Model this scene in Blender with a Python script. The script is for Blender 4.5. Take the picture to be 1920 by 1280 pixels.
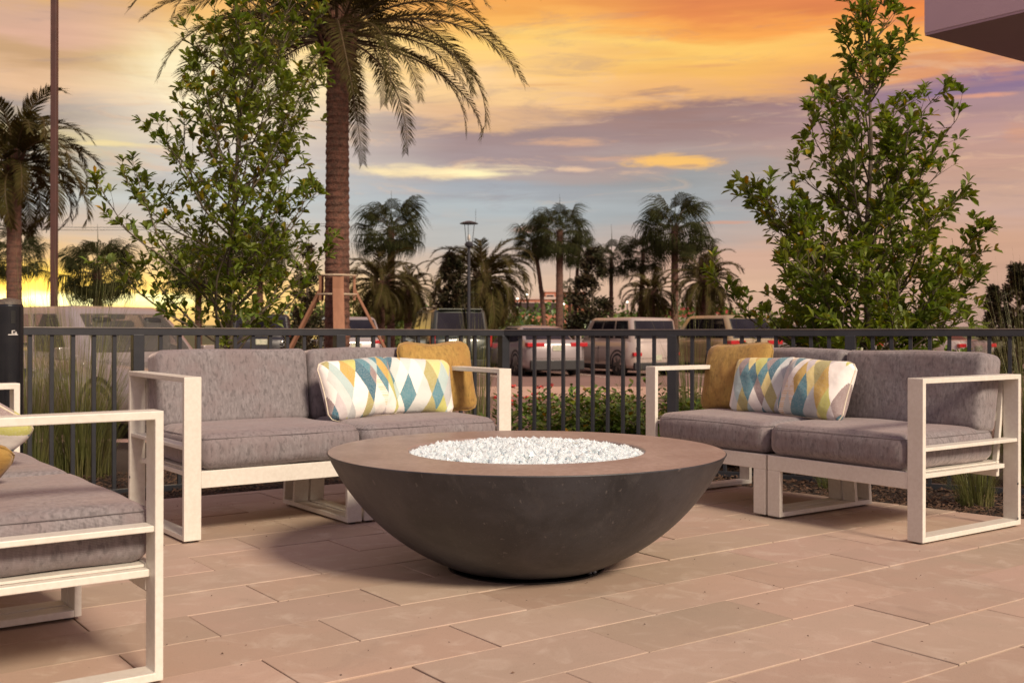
import bpy, bmesh, math, random
from math import radians as R_, sin, cos, pi, atan2, sqrt
from mathutils import Vector, Matrix, noise as mn

scene = bpy.context.scene
for o in list(bpy.data.objects):
    bpy.data.objects.remove(o)
COL = scene.collection

# ------------------------------------------------------------------ camera
HC = 0.92
cam_d = bpy.data.cameras.new('camera'); cam = bpy.data.objects.new('camera', cam_d); COL.objects.link(cam)
cam.location = (0, 0, HC); cam.rotation_euler = (R_(90), R_(-0.1), 0)
cam_d.lens = 38.8; cam_d.sensor_width = 36; cam_d.shift_y = -30 / 1920
cam_d.clip_start = 0.05; cam_d.clip_end = 6000
cam_d.dof.use_dof = True; cam_d.dof.focus_distance = 4.3; cam_d.dof.aperture_fstop = 6.3
scene.camera = cam
scene.render.resolution_x = 1024; scene.render.resolution_y = 682

# ------------------------------------------------------------------ colour management
scene.view_settings.view_transform = 'Standard'; scene.view_settings.look = 'None'
scene.view_settings.exposure = 0.06; scene.view_settings.gamma = 1.0
scene.view_settings.use_curve_mapping = False

def lin(c):
    o = []
    for v in c[:3]:
        v = v / 255.0
        o.append(v / 12.92 if v <= 0.04045 else ((v + 0.055) / 1.055) ** 2.4)
    return (o[0], o[1], o[2], 1.0)

# ------------------------------------------------------------------ sky
world = bpy.data.worlds.new('World'); scene.world = world; world.use_nodes = True
wt = world.node_tree; wt.nodes.clear()
def NN(tree, t, **kw):
    n = tree.nodes.new(t)
    for k, v in kw.items(): setattr(n, k, v)
    return n
def math_(tree, op, a, b=None, c=None, clamp=False):
    n = tree.nodes.new('ShaderNodeMath'); n.operation = op; n.use_clamp = clamp
    for i, v in enumerate((a, b, c)):
        if v is None: continue
        if isinstance(v, (int, float)): n.inputs[i].default_value = v
        else: tree.links.new(v, n.inputs[i])
    return n.outputs[0]
def mixc(tree, f, a, b):
    n = tree.nodes.new('ShaderNodeMix'); n.data_type = 'RGBA'
    for s, v in ((n.inputs['Factor'], f), (n.inputs['A'], a), (n.inputs['B'], b)):
        pass
    ins = [n.inputs[0], n.inputs[6], n.inputs[7]]
    for s, v in zip(ins, (f, a, b)):
        if isinstance(v, (int, float)): s.default_value = v
        elif isinstance(v, tuple): s.default_value = v
        else: tree.links.new(v, s)
    return n.outputs[2]
def smooth(tree, x, a, b):
    n = tree.nodes.new('ShaderNodeMapRange'); n.interpolation_type = 'SMOOTHSTEP'; n.clamp = True
    tree.links.new(x, n.inputs[0]); n.inputs[1].default_value = a; n.inputs[2].default_value = b
    n.inputs[3].default_value = 0; n.inputs[4].default_value = 1
    return n.outputs[0]

KEY_DIR = Vector((-0.40, 0.55, -0.47)).normalized()     # direction in which the key light travels

def build_sky():
    t = wt; L = t.links.new
    tc = NN(t, 'ShaderNodeTexCoord'); sep = NN(t, 'ShaderNodeSeparateXYZ'); L(tc.outputs['Generated'], sep.inputs[0])
    X, Y, Z = sep.outputs
    az = math_(t, 'ARCTAN2', X, Y); el = math_(t, 'ARCSINE', Z)
    # streaky noise in (azimuth, elevation)
    def nz(sx, sy, seed, detail=5, rough=0.55, dist=0.0):
        c = NN(t, 'ShaderNodeCombineXYZ')
        L(math_(t, 'MULTIPLY', az, sx), c.inputs[0]); L(math_(t, 'MULTIPLY', el, sy), c.inputs[1]); c.inputs[2].default_value = seed
        n = NN(t, 'ShaderNodeTexNoise'); n.inputs['Scale'].default_value = 1; n.inputs['Detail'].default_value = detail
        n.inputs['Roughness'].default_value = rough; n.inputs['Distortion'].default_value = dist
        L(c.outputs[0], n.inputs['Vector']); return n.outputs['Fac']
    n1 = nz(4, 22, 1.3); n2 = nz(9, 60, 7.1, 6, 0.6, 0.6); n3 = nz(2.2, 9, 4.4, 4)
    w = math_(t, 'ADD', math_(t, 'MULTIPLY', math_(t, 'SUBTRACT', n1, 0.5), 0.075), math_(t, 'MULTIPLY', math_(t, 'SUBTRACT', n2, 0.5), 0.030))
    w = math_(t, 'MULTIPLY', w, smooth(t, el, 0.0, 0.12))
    el2 = math_(t, 'ADD', el, w)
    az2 = math_(t, 'ADD', az, math_(t, 'MULTIPLY', math_(t, 'SUBTRACT', n3, 0.5), 0.16))
    E0, E1 = -0.02, 0.36
    pos = math_(t, 'DIVIDE', math_(t, 'SUBTRACT', el2, E0), E1 - E0, clamp=True)
    cols = [
     (100, [(612,(215,170,90)),(590,(240,196,95)),(566,(255,238,140)),(545,(250,205,85)),(520,(252,205,80)),(485,(235,192,135)),(440,(210,188,168)),(400,(200,200,192)),(340,(190,180,162)),(292,(215,196,150)),(245,(174,158,146)),(200,(228,186,146)),(140,(200,160,118)),(100,(220,174,148)),(60,(212,170,144)),(10,(222,174,108)),(-60,(225,165,95))]),
     (450, [(612,(225,180,110)),(575,(242,198,118)),(540,(240,195,125)),(500,(225,196,162)),(440,(205,192,178)),(380,(195,198,196)),(300,(220,208,195)),(240,(240,222,195)),(180,(255,236,192)),(120,(255,226,162)),(60,(250,202,122)),(0,(245,182,102)),(-60,(232,158,88))]),
     (900, [(612,(205,172,146)),(545,(214,182,156)),(480,(200,178,162)),(430,(184,182,178)),(390,(176,182,184)),(350,(165,168,174)),(315,(176,160,156)),(285,(166,146,146)),(228,(160,136,134)),(208,(225,180,136)),(170,(250,206,146)),(130,(248,200,126)),(90,(253,206,116)),(40,(250,182,92)),(0,(240,166,82)),(-60,(225,140,76))]),
     (1300,[(612,(195,154,134)),(540,(218,178,150)),(480,(208,168,146)),(440,(182,166,158)),(400,(162,166,168)),(350,(156,156,156)),(300,(170,150,144)),(255,(164,136,132)),(205,(158,124,116)),(184,(236,178,112)),(140,(242,184,98)),(100,(253,202,106)),(60,(246,166,80)),(20,(226,136,76)),(-40,(200,110,76))]),
     (1800,[(612,(188,152,138)),(540,(196,156,134)),(470,(204,160,134)),(420,(200,164,148)),(380,(198,160,140)),(330,(196,154,136)),(270,(190,150,140)),(222,(170,136,138)),(190,(140,114,140)),(158,(220,150,104)),(120,(246,172,90)),(60,(236,136,70)),(10,(214,120,76)),(-60,(190,100,80))]),
    ]
    prev = None; pu = None
    for u, st in cols:
        r = NN(t, 'ShaderNodeValToRGB'); r.color_ramp.interpolation = 'EASE'
        L(pos, r.inputs[0])
        els = r.color_ramp.elements
        while len(els) > 1: els.remove(els[0])
        first = True
        for v, c in st:
            e = math.atan((610 - v) / 2070.0); p = min(1, max(0, (e - E0) / (E1 - E0)))
            if first: q = els[0]; q.position = p; first = False
            else: q = els.new(p)
            q.color = lin(c)
        if prev is None: prev = r.outputs[0]
        else:
            f = smooth(t, az2, math.atan((pu - 960) / 2070.0), math.atan((u - 960) / 2070.0))
            prev = mixc(t, f, prev, r.outputs[0])
        pu = u
    col = prev
    # separate cloud patches: (u, v, half width px, half height px, colour, threshold, strength)
    def patch(col, u, v, hw, hh, c, seed, lo, hi, sx=16, sy=70, k=1.0):
        a0 = math.atan((u - 960) / 2070.0); e0 = math.atan((610 - v) / 2070.0)
        da = math_(t, 'DIVIDE', math_(t, 'SUBTRACT', az, a0), hw / 2070.0)
        de = math_(t, 'DIVIDE', math_(t, 'SUBTRACT', el, e0), hh / 2070.0)
        d = math_(t, 'SQRT', math_(t, 'ADD', math_(t, 'MULTIPLY', da, da), math_(t, 'MULTIPLY', de, de)))
        m = math_(t, 'SUBTRACT', 1.0, d)
        m = math_(t, 'ADD', m, math_(t, 'MULTIPLY', math_(t, 'SUBTRACT', nz(sx, sy, seed, 7, 0.62, 0.4), 0.5), 2.2))
        m = math_(t, 'MULTIPLY', smooth(t, m, lo, hi), k)
        return mixc(t, m, col, lin(c))
    col = patch(col, 830, 322, 300, 20, (250, 226, 176), 3.3, 0.1, 0.9, k=0.95)
    col = patch(col, 880, 326, 110, 9, (255, 240, 185), 5.3, 0.0, 0.9, k=0.9)
    col = patch(col, 1275, 306, 130, 17, (246, 190, 104), 9.1, 0.1, 0.7, k=0.95)
    col = patch(col, 1290, 314, 70, 6, (170, 140, 130), 9.9, 0.3, 0.9, k=0.6)
    col = patch(col, 1080, 268, 180, 16, (222, 172, 134), 12.1, 0.35, 0.9, 14, 110, k=0.75)
    col = patch(col, 1120, 300, 200, 14, (214, 166, 136), 13.1, 0.4, 0.9, 12, 120, k=0.6)
    col = patch(col, 1000, 160, 260, 10, (226, 168, 108), 51.1, 0.3, 0.9, 7, 90, k=0.6)
    col = patch(col, 1320, 130, 160, 9, (222, 158, 104), 53.1, 0.3, 0.9, 7, 90, k=0.6)
    col = patch(col, 1080, 318, 60, 9, (236, 196, 160), 55.1, 0.1, 0.8, k=0.8)
    col = patch(col, 990, 430, 60, 12, (214, 158, 132), 14.1, 0.3, 0.8, k=0.8)
    col = patch(col, 1360, 420, 60, 5, (210, 156, 132), 15.7, 0.2, 0.8, k=0.7)
    col = patch(col, 1840, 212, 110, 8, (226, 160, 128), 17.7, 0.0, 0.7, k=0.8)
    col = patch(col, 1905, 280, 50, 30, (206, 150, 122), 19.7, 0.2, 0.9, k=0.7)
    col = patch(col, 200, 292, 130, 8, (246, 222, 160), 21.7, 0.1, 0.8, k=0.8)
    col = patch(col, 75, 438, 60, 10, (168, 146, 136), 23.7, 0.1, 0.7, k=0.7)
    col = patch(col, 150, 566, 260, 15, (255, 246, 175), 27.7, 0.0, 0.8, k=0.9)
    col = patch(col, 400, 150, 190, 110, (255, 240, 196), 31.7, 0.0, 1.0, 8, 14, k=0.8)
    # broken wisps across the middle of the sky
    wz = nz(9, 60, 61.7, 8, 0.68, 0.9); wm = math_(t, 'MULTIPLY', smooth(t, wz, .52, .68), math_(t, 'MULTIPLY', smooth(t, el, .08, .14), smooth(t, el, .27, .20)))
    col = mixc(t, math_(t, 'MULTIPLY', wm, .42), col, lin((232, 190, 152)))
    wz = nz(7, 48, 71.7, 8, 0.68, 0.9); wm = math_(t, 'MULTIPLY', smooth(t, wz, .52, .70), math_(t, 'MULTIPLY', smooth(t, el, .06, .12), smooth(t, el, .40, .30)))
    col = mixc(t, math_(t, 'MULTIPLY', wm, .30), col, lin((150, 132, 134)))
    # fine wispy streaks in brightness
    st_ = math_(t, 'ADD', 0.86, math_(t, 'MULTIPLY', nz(5, 85, 41.3, 6, 0.6, 0.5), 0.28))
    vm = NN(t, 'ShaderNodeVectorMath', operation='SCALE'); L(col, vm.inputs[0]); L(st_, vm.inputs['Scale']); col = vm.outputs[0]
    # sunset glow at the left horizon, boosted past the frame so car sides turn gold
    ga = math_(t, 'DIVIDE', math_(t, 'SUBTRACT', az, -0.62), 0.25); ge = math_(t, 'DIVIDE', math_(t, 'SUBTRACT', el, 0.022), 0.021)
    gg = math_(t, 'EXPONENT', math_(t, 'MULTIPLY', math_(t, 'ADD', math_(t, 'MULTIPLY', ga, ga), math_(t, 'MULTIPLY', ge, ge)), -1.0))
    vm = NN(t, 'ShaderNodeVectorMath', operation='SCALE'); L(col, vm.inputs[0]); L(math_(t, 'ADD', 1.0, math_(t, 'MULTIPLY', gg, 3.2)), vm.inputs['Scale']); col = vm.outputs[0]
    # above the picture and behind the camera the same dusk goes on, calmer and cooler, brightened behind as fill light
    up = NN(t, 'ShaderNodeValToRGB'); L(math_(t, 'DIVIDE', el, 1.57, clamp=True), up.inputs[0])
    ue = up.color_ramp.elements
    ue[0].position = 0.18; ue[0].color = lin((205, 145, 105)); ue[1].position = 1.0; ue[1].color = lin((140, 134, 158))
    q = ue.new(0.45); q.color = lin((184, 148, 142))
    col = mixc(t, smooth(t, math_(t, 'ADD', el, math_(t, 'MULTIPLY', math_(t, 'SUBTRACT', n1, 0.5), 0.2)), 0.33, 0.62), col, up.outputs[0])
    bk = NN(t, 'ShaderNodeValToRGB'); L(math_(t, 'DIVIDE', el, 1.57, clamp=True), bk.inputs[0])
    be = bk.color_ramp.elements
    be[0].position = 0.0; be[0].color = lin((200, 172, 162)); be[1].position = 1.0; be[1].color = lin((140, 134, 158))
    q = be.new(0.25); q.color = lin((192, 170, 178))
    col = mixc(t, smooth(t, Y, 0.45, -0.35), col, bk.outputs[0])
    below = smooth(t, el, -0.002, -0.03)
    col = mixc(t, below, col, lin((120, 98, 84)))
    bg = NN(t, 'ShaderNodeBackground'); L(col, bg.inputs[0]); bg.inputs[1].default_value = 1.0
    sk = NN(t, 'ShaderNodeTexSky'); sk.sky_type = 'NISHITA'; sk.sun_disc = False
    sk.sun_elevation = math.asin(-KEY_DIR.z); sk.sun_rotation = atan2(-KEY_DIR.x, -KEY_DIR.y)
    b2 = NN(t, 'ShaderNodeBackground'); L(sk.outputs[0], b2.inputs[0]); b2.inputs[1].default_value = 0.002
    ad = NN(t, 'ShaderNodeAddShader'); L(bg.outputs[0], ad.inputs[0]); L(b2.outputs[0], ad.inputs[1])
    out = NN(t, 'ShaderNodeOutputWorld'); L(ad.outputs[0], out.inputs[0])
build_sky()

patio_key_d = bpy.data.lights.new('patio_key', 'SUN'); patio_key = bpy.data.objects.new('patio_key', patio_key_d); COL.objects.link(patio_key)  # directional key standing in for unseen patio lamps behind the camera
patio_key_d.energy = 4.5; patio_key_d.angle = R_(12.0); patio_key_d.color = (1.0, 0.83, 0.63)
patio_key.rotation_euler = KEY_DIR.to_track_quat('-Z', 'Y').to_euler(); patio_key.location = (6, -8, 8)

# ------------------------------------------------------------------ tagging helpers
def tag(o, label=None, cat=None, group=None, kind=None):
    if label: o['label'] = label
    if cat: o['category'] = cat
    if group: o['group'] = group
    if kind: o['kind'] = kind
    return o
def thing(name, label, cat, loc=(0, 0, 0), rz=0.0, group=None):
    o = bpy.data.objects.new(name, None); COL.objects.link(o); o.location = loc; o.rotation_euler = (0, 0, rz)
    o.empty_display_size = 0.1
    return tag(o, label, cat, group)
def link(name, me, parent=None, loc=None, rot=None, scale=None):
    o = bpy.data.objects.new(name, me); COL.objects.link(o)
    if parent: o.parent = parent
    if loc is not None: o.location = loc
    if rot is not None: o.rotation_euler = rot
    if scale is not None: o.scale = scale
    return o

class MB:
    """mesh collector"""
    def __init__(s): s.v = []; s.f = []; s.mi = []; s.m = 0; s.tint = None; s.tints = []
    def add(s, vs, fs):
        b = len(s.v); s.v.extend([tuple(p) for p in vs])
        for f in fs: s.f.append(tuple(b + i for i in f)); s.mi.append(s.m); s.tints.append(s.tint)
        return s
    def box(s, x0, x1, y0, y1, z0, z1):
        return s.add([(x0,y0,z0),(x1,y0,z0),(x1,y1,z0),(x0,y1,z0),(x0,y0,z1),(x1,y0,z1),(x1,y1,z1),(x0,y1,z1)],
                     [(0,3,2,1),(4,5,6,7),(0,1,5,4),(1,2,6,5),(2,3,7,6),(3,0,4,7)])
    def tube(s, pts, rad, n=8, cap=True, ell=1.0):
        rings = []; N = len(pts); up = Vector((0.13, 0.21, 1)).normalized()
        base = len(s.v); vs = []
        for i, p in enumerate(pts):
            p = Vector(p); a = Vector(pts[max(0, i-1)]); b = Vector(pts[min(N-1, i+1)])
            d = (b - a).normalized(); 
            x = d.cross(up)
            if x.length < 1e-3: x = d.cross(Vector((1, 0, 0)))
            x.normalize(); y = x.cross(d)
            r = rad[i] if isinstance(rad, (list, tuple)) else rad
            for k in range(n):
                t = 2*pi*k/n; vs.append(p + x*cos(t)*r + y*sin(t)*r*ell)
        fs = []
        for i in range(N-1):
            for k in range(n):
                a = i*n+k; b = i*n+(k+1) % n; fs.append((a, b, b+n, a+n))
        if cap: fs.append(tuple(range(n-1, -1, -1))); fs.append(tuple(range((N-1)*n, N*n)))
        return s.add(vs, fs)
    def lathe(s, prof, n=32, cx=0, cy=0, cap=False):
        vs = []; fs = []
        for r, z in prof:
            for k in range(n): vs.append((cx + r*cos(2*pi*k/n), cy + r*sin(2*pi*k/n), z))
        for i in range(len(prof)-1):
            for k in range(n):
                a = i*n+k; b = i*n+(k+1) % n; fs.append((a, b, b+n, a+n))
        if cap: fs.append(tuple(range(n-1, -1, -1))); fs.append(tuple(range((len(prof)-1)*n, len(prof)*n)))
        return s.add(vs, fs)
    def prism(s, poly, z0, z1):
        n = len(poly)
        vs = [(x, y, z0) for x, y in poly] + [(x, y, z1) for x, y in poly]
        fs = [tuple(range(n-1, -1, -1)), tuple(range(n, 2*n))] + [(i, (i+1) % n, (i+1) % n + n, i+n) for i in range(n)]
        return s.add(vs, fs)
    def mesh(s, name, mats, smooth_=False, bevel=0, seg=2, flipx=None):
        vs = s.v; fs = s.f
        if flipx is not None:
            vs = [(flipx - x, y, z) for x, y, z in vs]; fs = [tuple(reversed(f)) for f in fs]
        me = bpy.data.meshes.new(name); me.from_pydata(vs, [], fs)
        if not isinstance(mats, (list, tuple)): mats = [mats]
        for m in mats: me.materials.append(m)
        me.polygons.foreach_set('material_index', s.mi)
        if any(t is not None for t in s.tints):
            at = me.color_attributes.new('tint', 'FLOAT_COLOR', 'CORNER')
            arr = []
            for f, t in zip(fs, s.tints): arr.extend(list(t or (1, 1, 1, 1)) * len(f))
            at.data.foreach_set('color', arr)
        if bevel:
            bm = bmesh.new(); bm.from_mesh(me)
            bmesh.ops.remove_doubles(bm, verts=bm.verts, dist=1e-6)
            es = [e for e in bm.edges if len(e.link_faces) == 2 and e.calc_face_angle(0) > 0.5]
            bmesh.ops.bevel(bm, geom=es, offset=bevel, segments=seg, profile=0.5, affect='EDGES', clamp_overlap=True)
            bm.to_mesh(me); bm.free()
        if smooth_: me.polygons.foreach_set('use_smooth', [True]*len(me.polygons))
        me.update(); return me
    def build(s, name, mats, parent=None, smooth_=False, bevel=0, seg=2, flipx=None, **kw):
        return link(name, s.mesh(name, mats, smooth_, bevel, seg, flipx), parent, **kw)

# ------------------------------------------------------------------ materials
MATS = {}
def mat(name, col, rough=0.6, metal=0, spec=0.5, noise=None, noise2=None, bump=None, sheen=0, coat=0, trans=0, transl=0, island=0, tint=False, emis=None, coord='Object', alpha=None, ior=None):
    """col sRGB-ish linear tuple; noise=(scale,colour2,amount[,stretch]); bump=(scale,strength,dist)"""
    if name in MATS: return MATS[name]
    m = bpy.data.materials.new(name); m.use_nodes = True; t = m.node_tree; b = t.nodes['Principled BSDF']; L = t.links.new
    c = (col[0], col[1], col[2], 1); b.inputs['Roughness'].default_value = rough; b.inputs['Metallic'].default_value = metal
    b.inputs['Specular IOR Level'].default_value = spec
    if ior: b.inputs['IOR'].default_value = ior
    tc = NN(t, 'ShaderNodeTexCoord'); vec = tc.outputs[coord]
    cur = c
    def nzz(scale, st=None, detail=6, rg=0.6):
        v = vec
        if st:
            mp = NN(t, 'ShaderNodeMapping'); mp.inputs['Scale'].default_value = st; L(v, mp.inputs[0]); v = mp.outputs[0]
        n = NN(t, 'ShaderNodeTexNoise'); n.inputs['Scale'].default_value = scale; n.inputs['Detail'].default_value = detail; n.inputs['Roughness'].default_value = rg
        L(v, n.inputs['Vector']); return n.outputs['Fac']
    for nn in (noise, noise2):
        if nn:
            f = nzz(nn[0], nn[3] if len(nn) > 3 else None)
            f = math_(t, 'MULTIPLY', smooth(t, f, 0.35, 0.65), nn[2])
            cur = mixc(t, f, cur, (nn[1][0], nn[1][1], nn[1][2], 1))
    if island:
        g = NN(t, 'ShaderNodeNewGeometry')
        hs = NN(t, 'ShaderNodeHueSaturation')
        L(math_(t, 'ADD', 1 - island, math_(t, 'MULTIPLY', g.outputs['Random Per Island'], 2*island)), hs.inputs['Value'])
        if isinstance(cur, tuple): hs.inputs['Color'].default_value = cur
        else: L(cur, hs.inputs['Color'])
        cur = hs.outputs[0]
    if tint:
        a = NN(t, 'ShaderNodeVertexColor'); a.layer_name = 'tint'
        mx = t.nodes.new('ShaderNodeMix'); mx.data_type = 'RGBA'; mx.blend_type = 'MULTIPLY'; mx.inputs[0].default_value = 1
        if isinstance(cur, tuple): mx.inputs[6].default_value = cur
        else: L(cur, mx.inputs[6])
        L(a.outputs[0], mx.inputs[7]); cur = mx.outputs[2]
    if isinstance(cur, tuple): b.inputs['Base Color'].default_value = cur
    else: L(cur, b.inputs['Base Color'])
    if bump:
        bp = NN(t, 'ShaderNodeBump'); bp.inputs['Strength'].default_value = bump[1]; bp.inputs['Distance'].default_value = bump[2]
        L(nzz(bump[0], bump[3] if len(bump) > 3 else None, 8, 0.65), bp.inputs['Height']); L(bp.outputs[0], b.inputs['Normal'])
    if sheen: b.inputs['Sheen Weight'].default_value = sheen; b.inputs['Sheen Roughness'].default_value = 0.45; b.inputs['Sheen Tint'].default_value = (1, .9, .85, 1)
    if coat: b.inputs['Coat Weight'].default_value = coat; b.inputs['Coat Roughness'].default_value = 0.06
    if trans: b.inputs['Transmission Weight'].default_value = trans
    if emis: b.inputs['Emission Color'].default_value = (*emis[0], 1); b.inputs['Emission Strength'].default_value = emis[1]
    if transl:
        tr = NN(t, 'ShaderNodeBsdfTranslucent')
        if isinstance(cur, tuple): tr.inputs[0].default_value = cur
        else:
            hs2 = NN(t, 'ShaderNodeHueSaturation'); hs2.inputs['Value'].default_value = 1.5; hs2.inputs['Saturation'].default_value = 1.1; L(cur, hs2.inputs['Color']); L(hs2.outputs[0], tr.inputs[0])
        mx = NN(t, 'ShaderNodeMixShader'); mx.inputs[0].default_value = transl
        out = t.nodes['Material Output']; L(b.outputs[0], mx.inputs[1]); L(tr.outputs[0], mx.inputs[2]); L(mx.outputs[0], out.inputs[0])
    MATS[name] = m; return m

M_WHITE = mat('white_powder_coat', (0.70, 0.67, 0.61), 0.38, noise=(7, (0.63, 0.60, 0.54), 0.6), bump=(240, 0.06, 0.0006), noise2=(60, (0.50, 0.44, 0.37), 0.25))
M_FOOT = mat('grey_plastic', (0.08, 0.08, 0.08), 0.5, noise=(40, (0.05, 0.05, 0.05), 0.5))
M_DARK = mat('dark_powder_coat', (0.019, 0.021, 0.027), 0.42, noise=(9, (0.030, 0.031, 0.037), 0.6), bump=(220, 0.08, 0.0005))
M_CAP = mat('glinting_rail_cap', (0.16, 0.125, 0.105), 0.30, spec=0.9, noise=(6, (0.07, 0.06, 0.058), 0.7), bump=(220, 0.08, 0.0005))  # paler than the rail: sky glint painted into the cap colour
M_BLACK = mat('gloss_black_plastic', (0.008, 0.009, 0.012), 0.22, noise=(14, (0.02, 0.02, 0.022), 0.3))
M_GRILL = mat('speckled_grille', (0.16, 0.12, 0.09), 0.6, noise=(160, (0.02, 0.02, 0.02), 1.0))
M_MARK = mat('white_print', (0.8, 0.78, 0.74), 0.5, noise=(30, (0.7, 0.7, 0.68), 0.3))
M_BARK = mat('smooth_bark', (0.13, 0.10, 0.07), 0.85, noise=(18, (0.06, 0.045, 0.03), 0.8, (1, 1, .3)), bump=(40, 0.5, 0.01, (1, 1, .25)))
M_PALMBARK = mat('palm_bark', (0.150, 0.058, 0.038), 0.9, noise=(14, (0.04, 0.02, 0.014), 0.9), bump=(30, 0.9, 0.03), noise2=(40, (0.16, 0.09, 0.06), 0.5))
M_FARBARK = mat('far_palm_bark', (0.13, 0.060, 0.042), 0.9, noise=(5, (0.06, 0.035, 0.025), 0.8, (1, 1, 3)), bump=(14, 0.7, 0.03))
M_LEAF = mat('tree_leaf', (0.155, 0.190, 0.026), 0.5, island=0.35, tint=True, transl=0.42, noise=(3, (0.095, 0.145, 0.022), 0.7))
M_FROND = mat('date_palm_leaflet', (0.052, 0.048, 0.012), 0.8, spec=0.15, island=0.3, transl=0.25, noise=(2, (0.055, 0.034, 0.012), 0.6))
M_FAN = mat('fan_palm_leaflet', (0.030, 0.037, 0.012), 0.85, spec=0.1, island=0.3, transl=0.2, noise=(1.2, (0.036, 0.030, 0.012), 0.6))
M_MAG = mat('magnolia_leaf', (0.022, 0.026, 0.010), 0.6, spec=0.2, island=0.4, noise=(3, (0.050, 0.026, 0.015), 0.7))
M_PETIOLE = mat('palm_petiole', (0.09, 0.055, 0.022), 0.6, noise=(6, (0.06, 0.045, 0.018), 0.7))
M_GRASS = mat('ornamental_grass', (0.13, 0.15, 0.045), 0.5, island=0.4, transl=0.3, noise=(4, (0.20, 0.16, 0.07), 0.6))
M_SHRUB = mat('shrub_leaf', (0.110, 0.165, 0.028), 0.38, island=0.45, transl=0.2, tint=True)
M_FLOWER = mat('red_flower', (0.55, 0.05, 0.04), 0.5, island=0.3)
M_TIMBER = mat('brace_timber', (0.30, 0.145, 0.085), 0.8, noise=(6, (0.20, 0.09, 0.05), 0.8, (1, 1, .15)), bump=(30, 0.4, 0.005, (1, 1, .1)))
M_STRAP = mat('pale_strap', (0.45, 0.36, 0.26), 0.6, noise=(30, (0.35, 0.28, 0.2), 0.5))
M_GLASSCHIP = mat('fire_glass', (0.90, 0.95, 0.97), 0.08, spec=0.9, trans=0.35, transl=0.25, island=0.07, noise=(30, (0.80, 0.87, 0.90), 0.5))
M_STEEL = mat('dark_burner_pan', (0.02, 0.02, 0.022), 0.5, noise=(20, (0.04, 0.03, 0.03), 0.5))
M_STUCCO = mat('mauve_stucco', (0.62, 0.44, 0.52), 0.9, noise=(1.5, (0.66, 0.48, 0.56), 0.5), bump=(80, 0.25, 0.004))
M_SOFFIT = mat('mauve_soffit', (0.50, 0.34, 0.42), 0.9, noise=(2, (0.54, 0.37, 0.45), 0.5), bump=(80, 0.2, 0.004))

def fabric_mat(name, c1, c2, pile, scale=900, sheen=0.5):
    m = bpy.data.materials.new(name); m.use_nodes = True; t = m.node_tree; b = t.nodes['Principled BSDF']; L = t.links.new
    tc = NN(t, 'ShaderNodeTexCoord'); v = tc.outputs['Object']
    def nz(sc, st=(1, 1, 1), det=5, rg=.6):
        mp = NN(t, 'ShaderNodeMapping'); mp.inputs['Scale'].default_value = st; L(v, mp.inputs[0])
        n = NN(t, 'ShaderNodeTexNoise'); n.inputs['Scale'].default_value = sc; n.inputs['Detail'].default_value = det; n.inputs['Roughness'].default_value = rg
        L(mp.outputs[0], n.inputs['Vector']); return n.outputs['Fac']
    sep = NN(t, 'ShaderNodeSeparateXYZ'); L(v, sep.inputs[0])
    sx = math_(t, 'SINE', math_(t, 'MULTIPLY', math_(t, 'ADD', sep.outputs[0], sep.outputs[1]), scale))
    sz = math_(t, 'SINE', math_(t, 'MULTIPLY', math_(t, 'ADD', sep.outputs[2], math_(t, 'MULTIPLY', sep.outputs[1], 0.7)), scale))
    weave = math_(t, 'MULTIPLY', sx, sz)
    col = mixc(t, math_(t, 'ADD', 0.5, math_(t, 'MULTIPLY', weave, 0.35)), c1, c2)
    col = mixc(t, math_(t, 'MULTIPLY', smooth(t, nz(90, (1, 1, .25), 7, .7), .42, .62), 0.45), col, tuple(min(1, x*1.35) for x in c2[:3]) + (1,))
    col = mixc(t, math_(t, 'MULTIPLY', smooth(t, nz(6, (1, 1, 1), 4), .42, .62), 0.6), col, pile)
    # brushed pile marks: short darker flecks
    col = mixc(t, math_(t, 'MULTIPLY', smooth(t, nz(70, (1, 1, .45), 3, .6), .54, .64), 0.45), col, tuple(x*0.55 for x in c1[:3]) + (1,))
    L(col, b.inputs['Base Color']); b.inputs['Roughness'].default_value = 0.85
    b.inputs['Sheen Weight'].default_value = sheen; b.inputs['Sheen Roughness'].default_value = .4
    b.inputs['Sheen Tint'].default_value = (1, .84, .80, 1)
    bp = NN(t, 'ShaderNodeBump'); bp.inputs['Strength'].default_value = .35; bp.inputs['Distance'].default_value = .002
    h = math_(t, 'ADD', math_(t, 'MULTIPLY', weave, .3), nz(160, (1, 1, .4), 6, .7)); L(h, bp.inputs['Height'])
    bp2 = NN(t, 'ShaderNodeBump'); bp2.inputs['Strength'].default_value = .6; bp2.inputs['Distance'].default_value = .02
    L(nz(7, (1, 1, 1), 3), bp2.inputs['Height']); L(bp2.outputs[0], bp.inputs['Normal']); L(bp.outputs[0], b.inputs['Normal'])
    MATS[name] = m; return m
M_FABRIC = fabric_mat('grey_chenille', (0.118, 0.106, 0.112, 1), (0.230, 0.207, 0.216, 1), (0.190, 0.150, 0.155, 1))
M_OCHRE = fabric_mat('ochre_chenille', (0.27, 0.165, 0.038, 1), (0.36, 0.225, 0.058, 1), (0.31, 0.16, 0.04, 1), 900, 0.35)
M_PIPE = mat('dark_piping', (0.14, 0.125, 0.128), 0.8, noise=(60, (0.2, 0.17, 0.17), 0.5))

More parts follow.
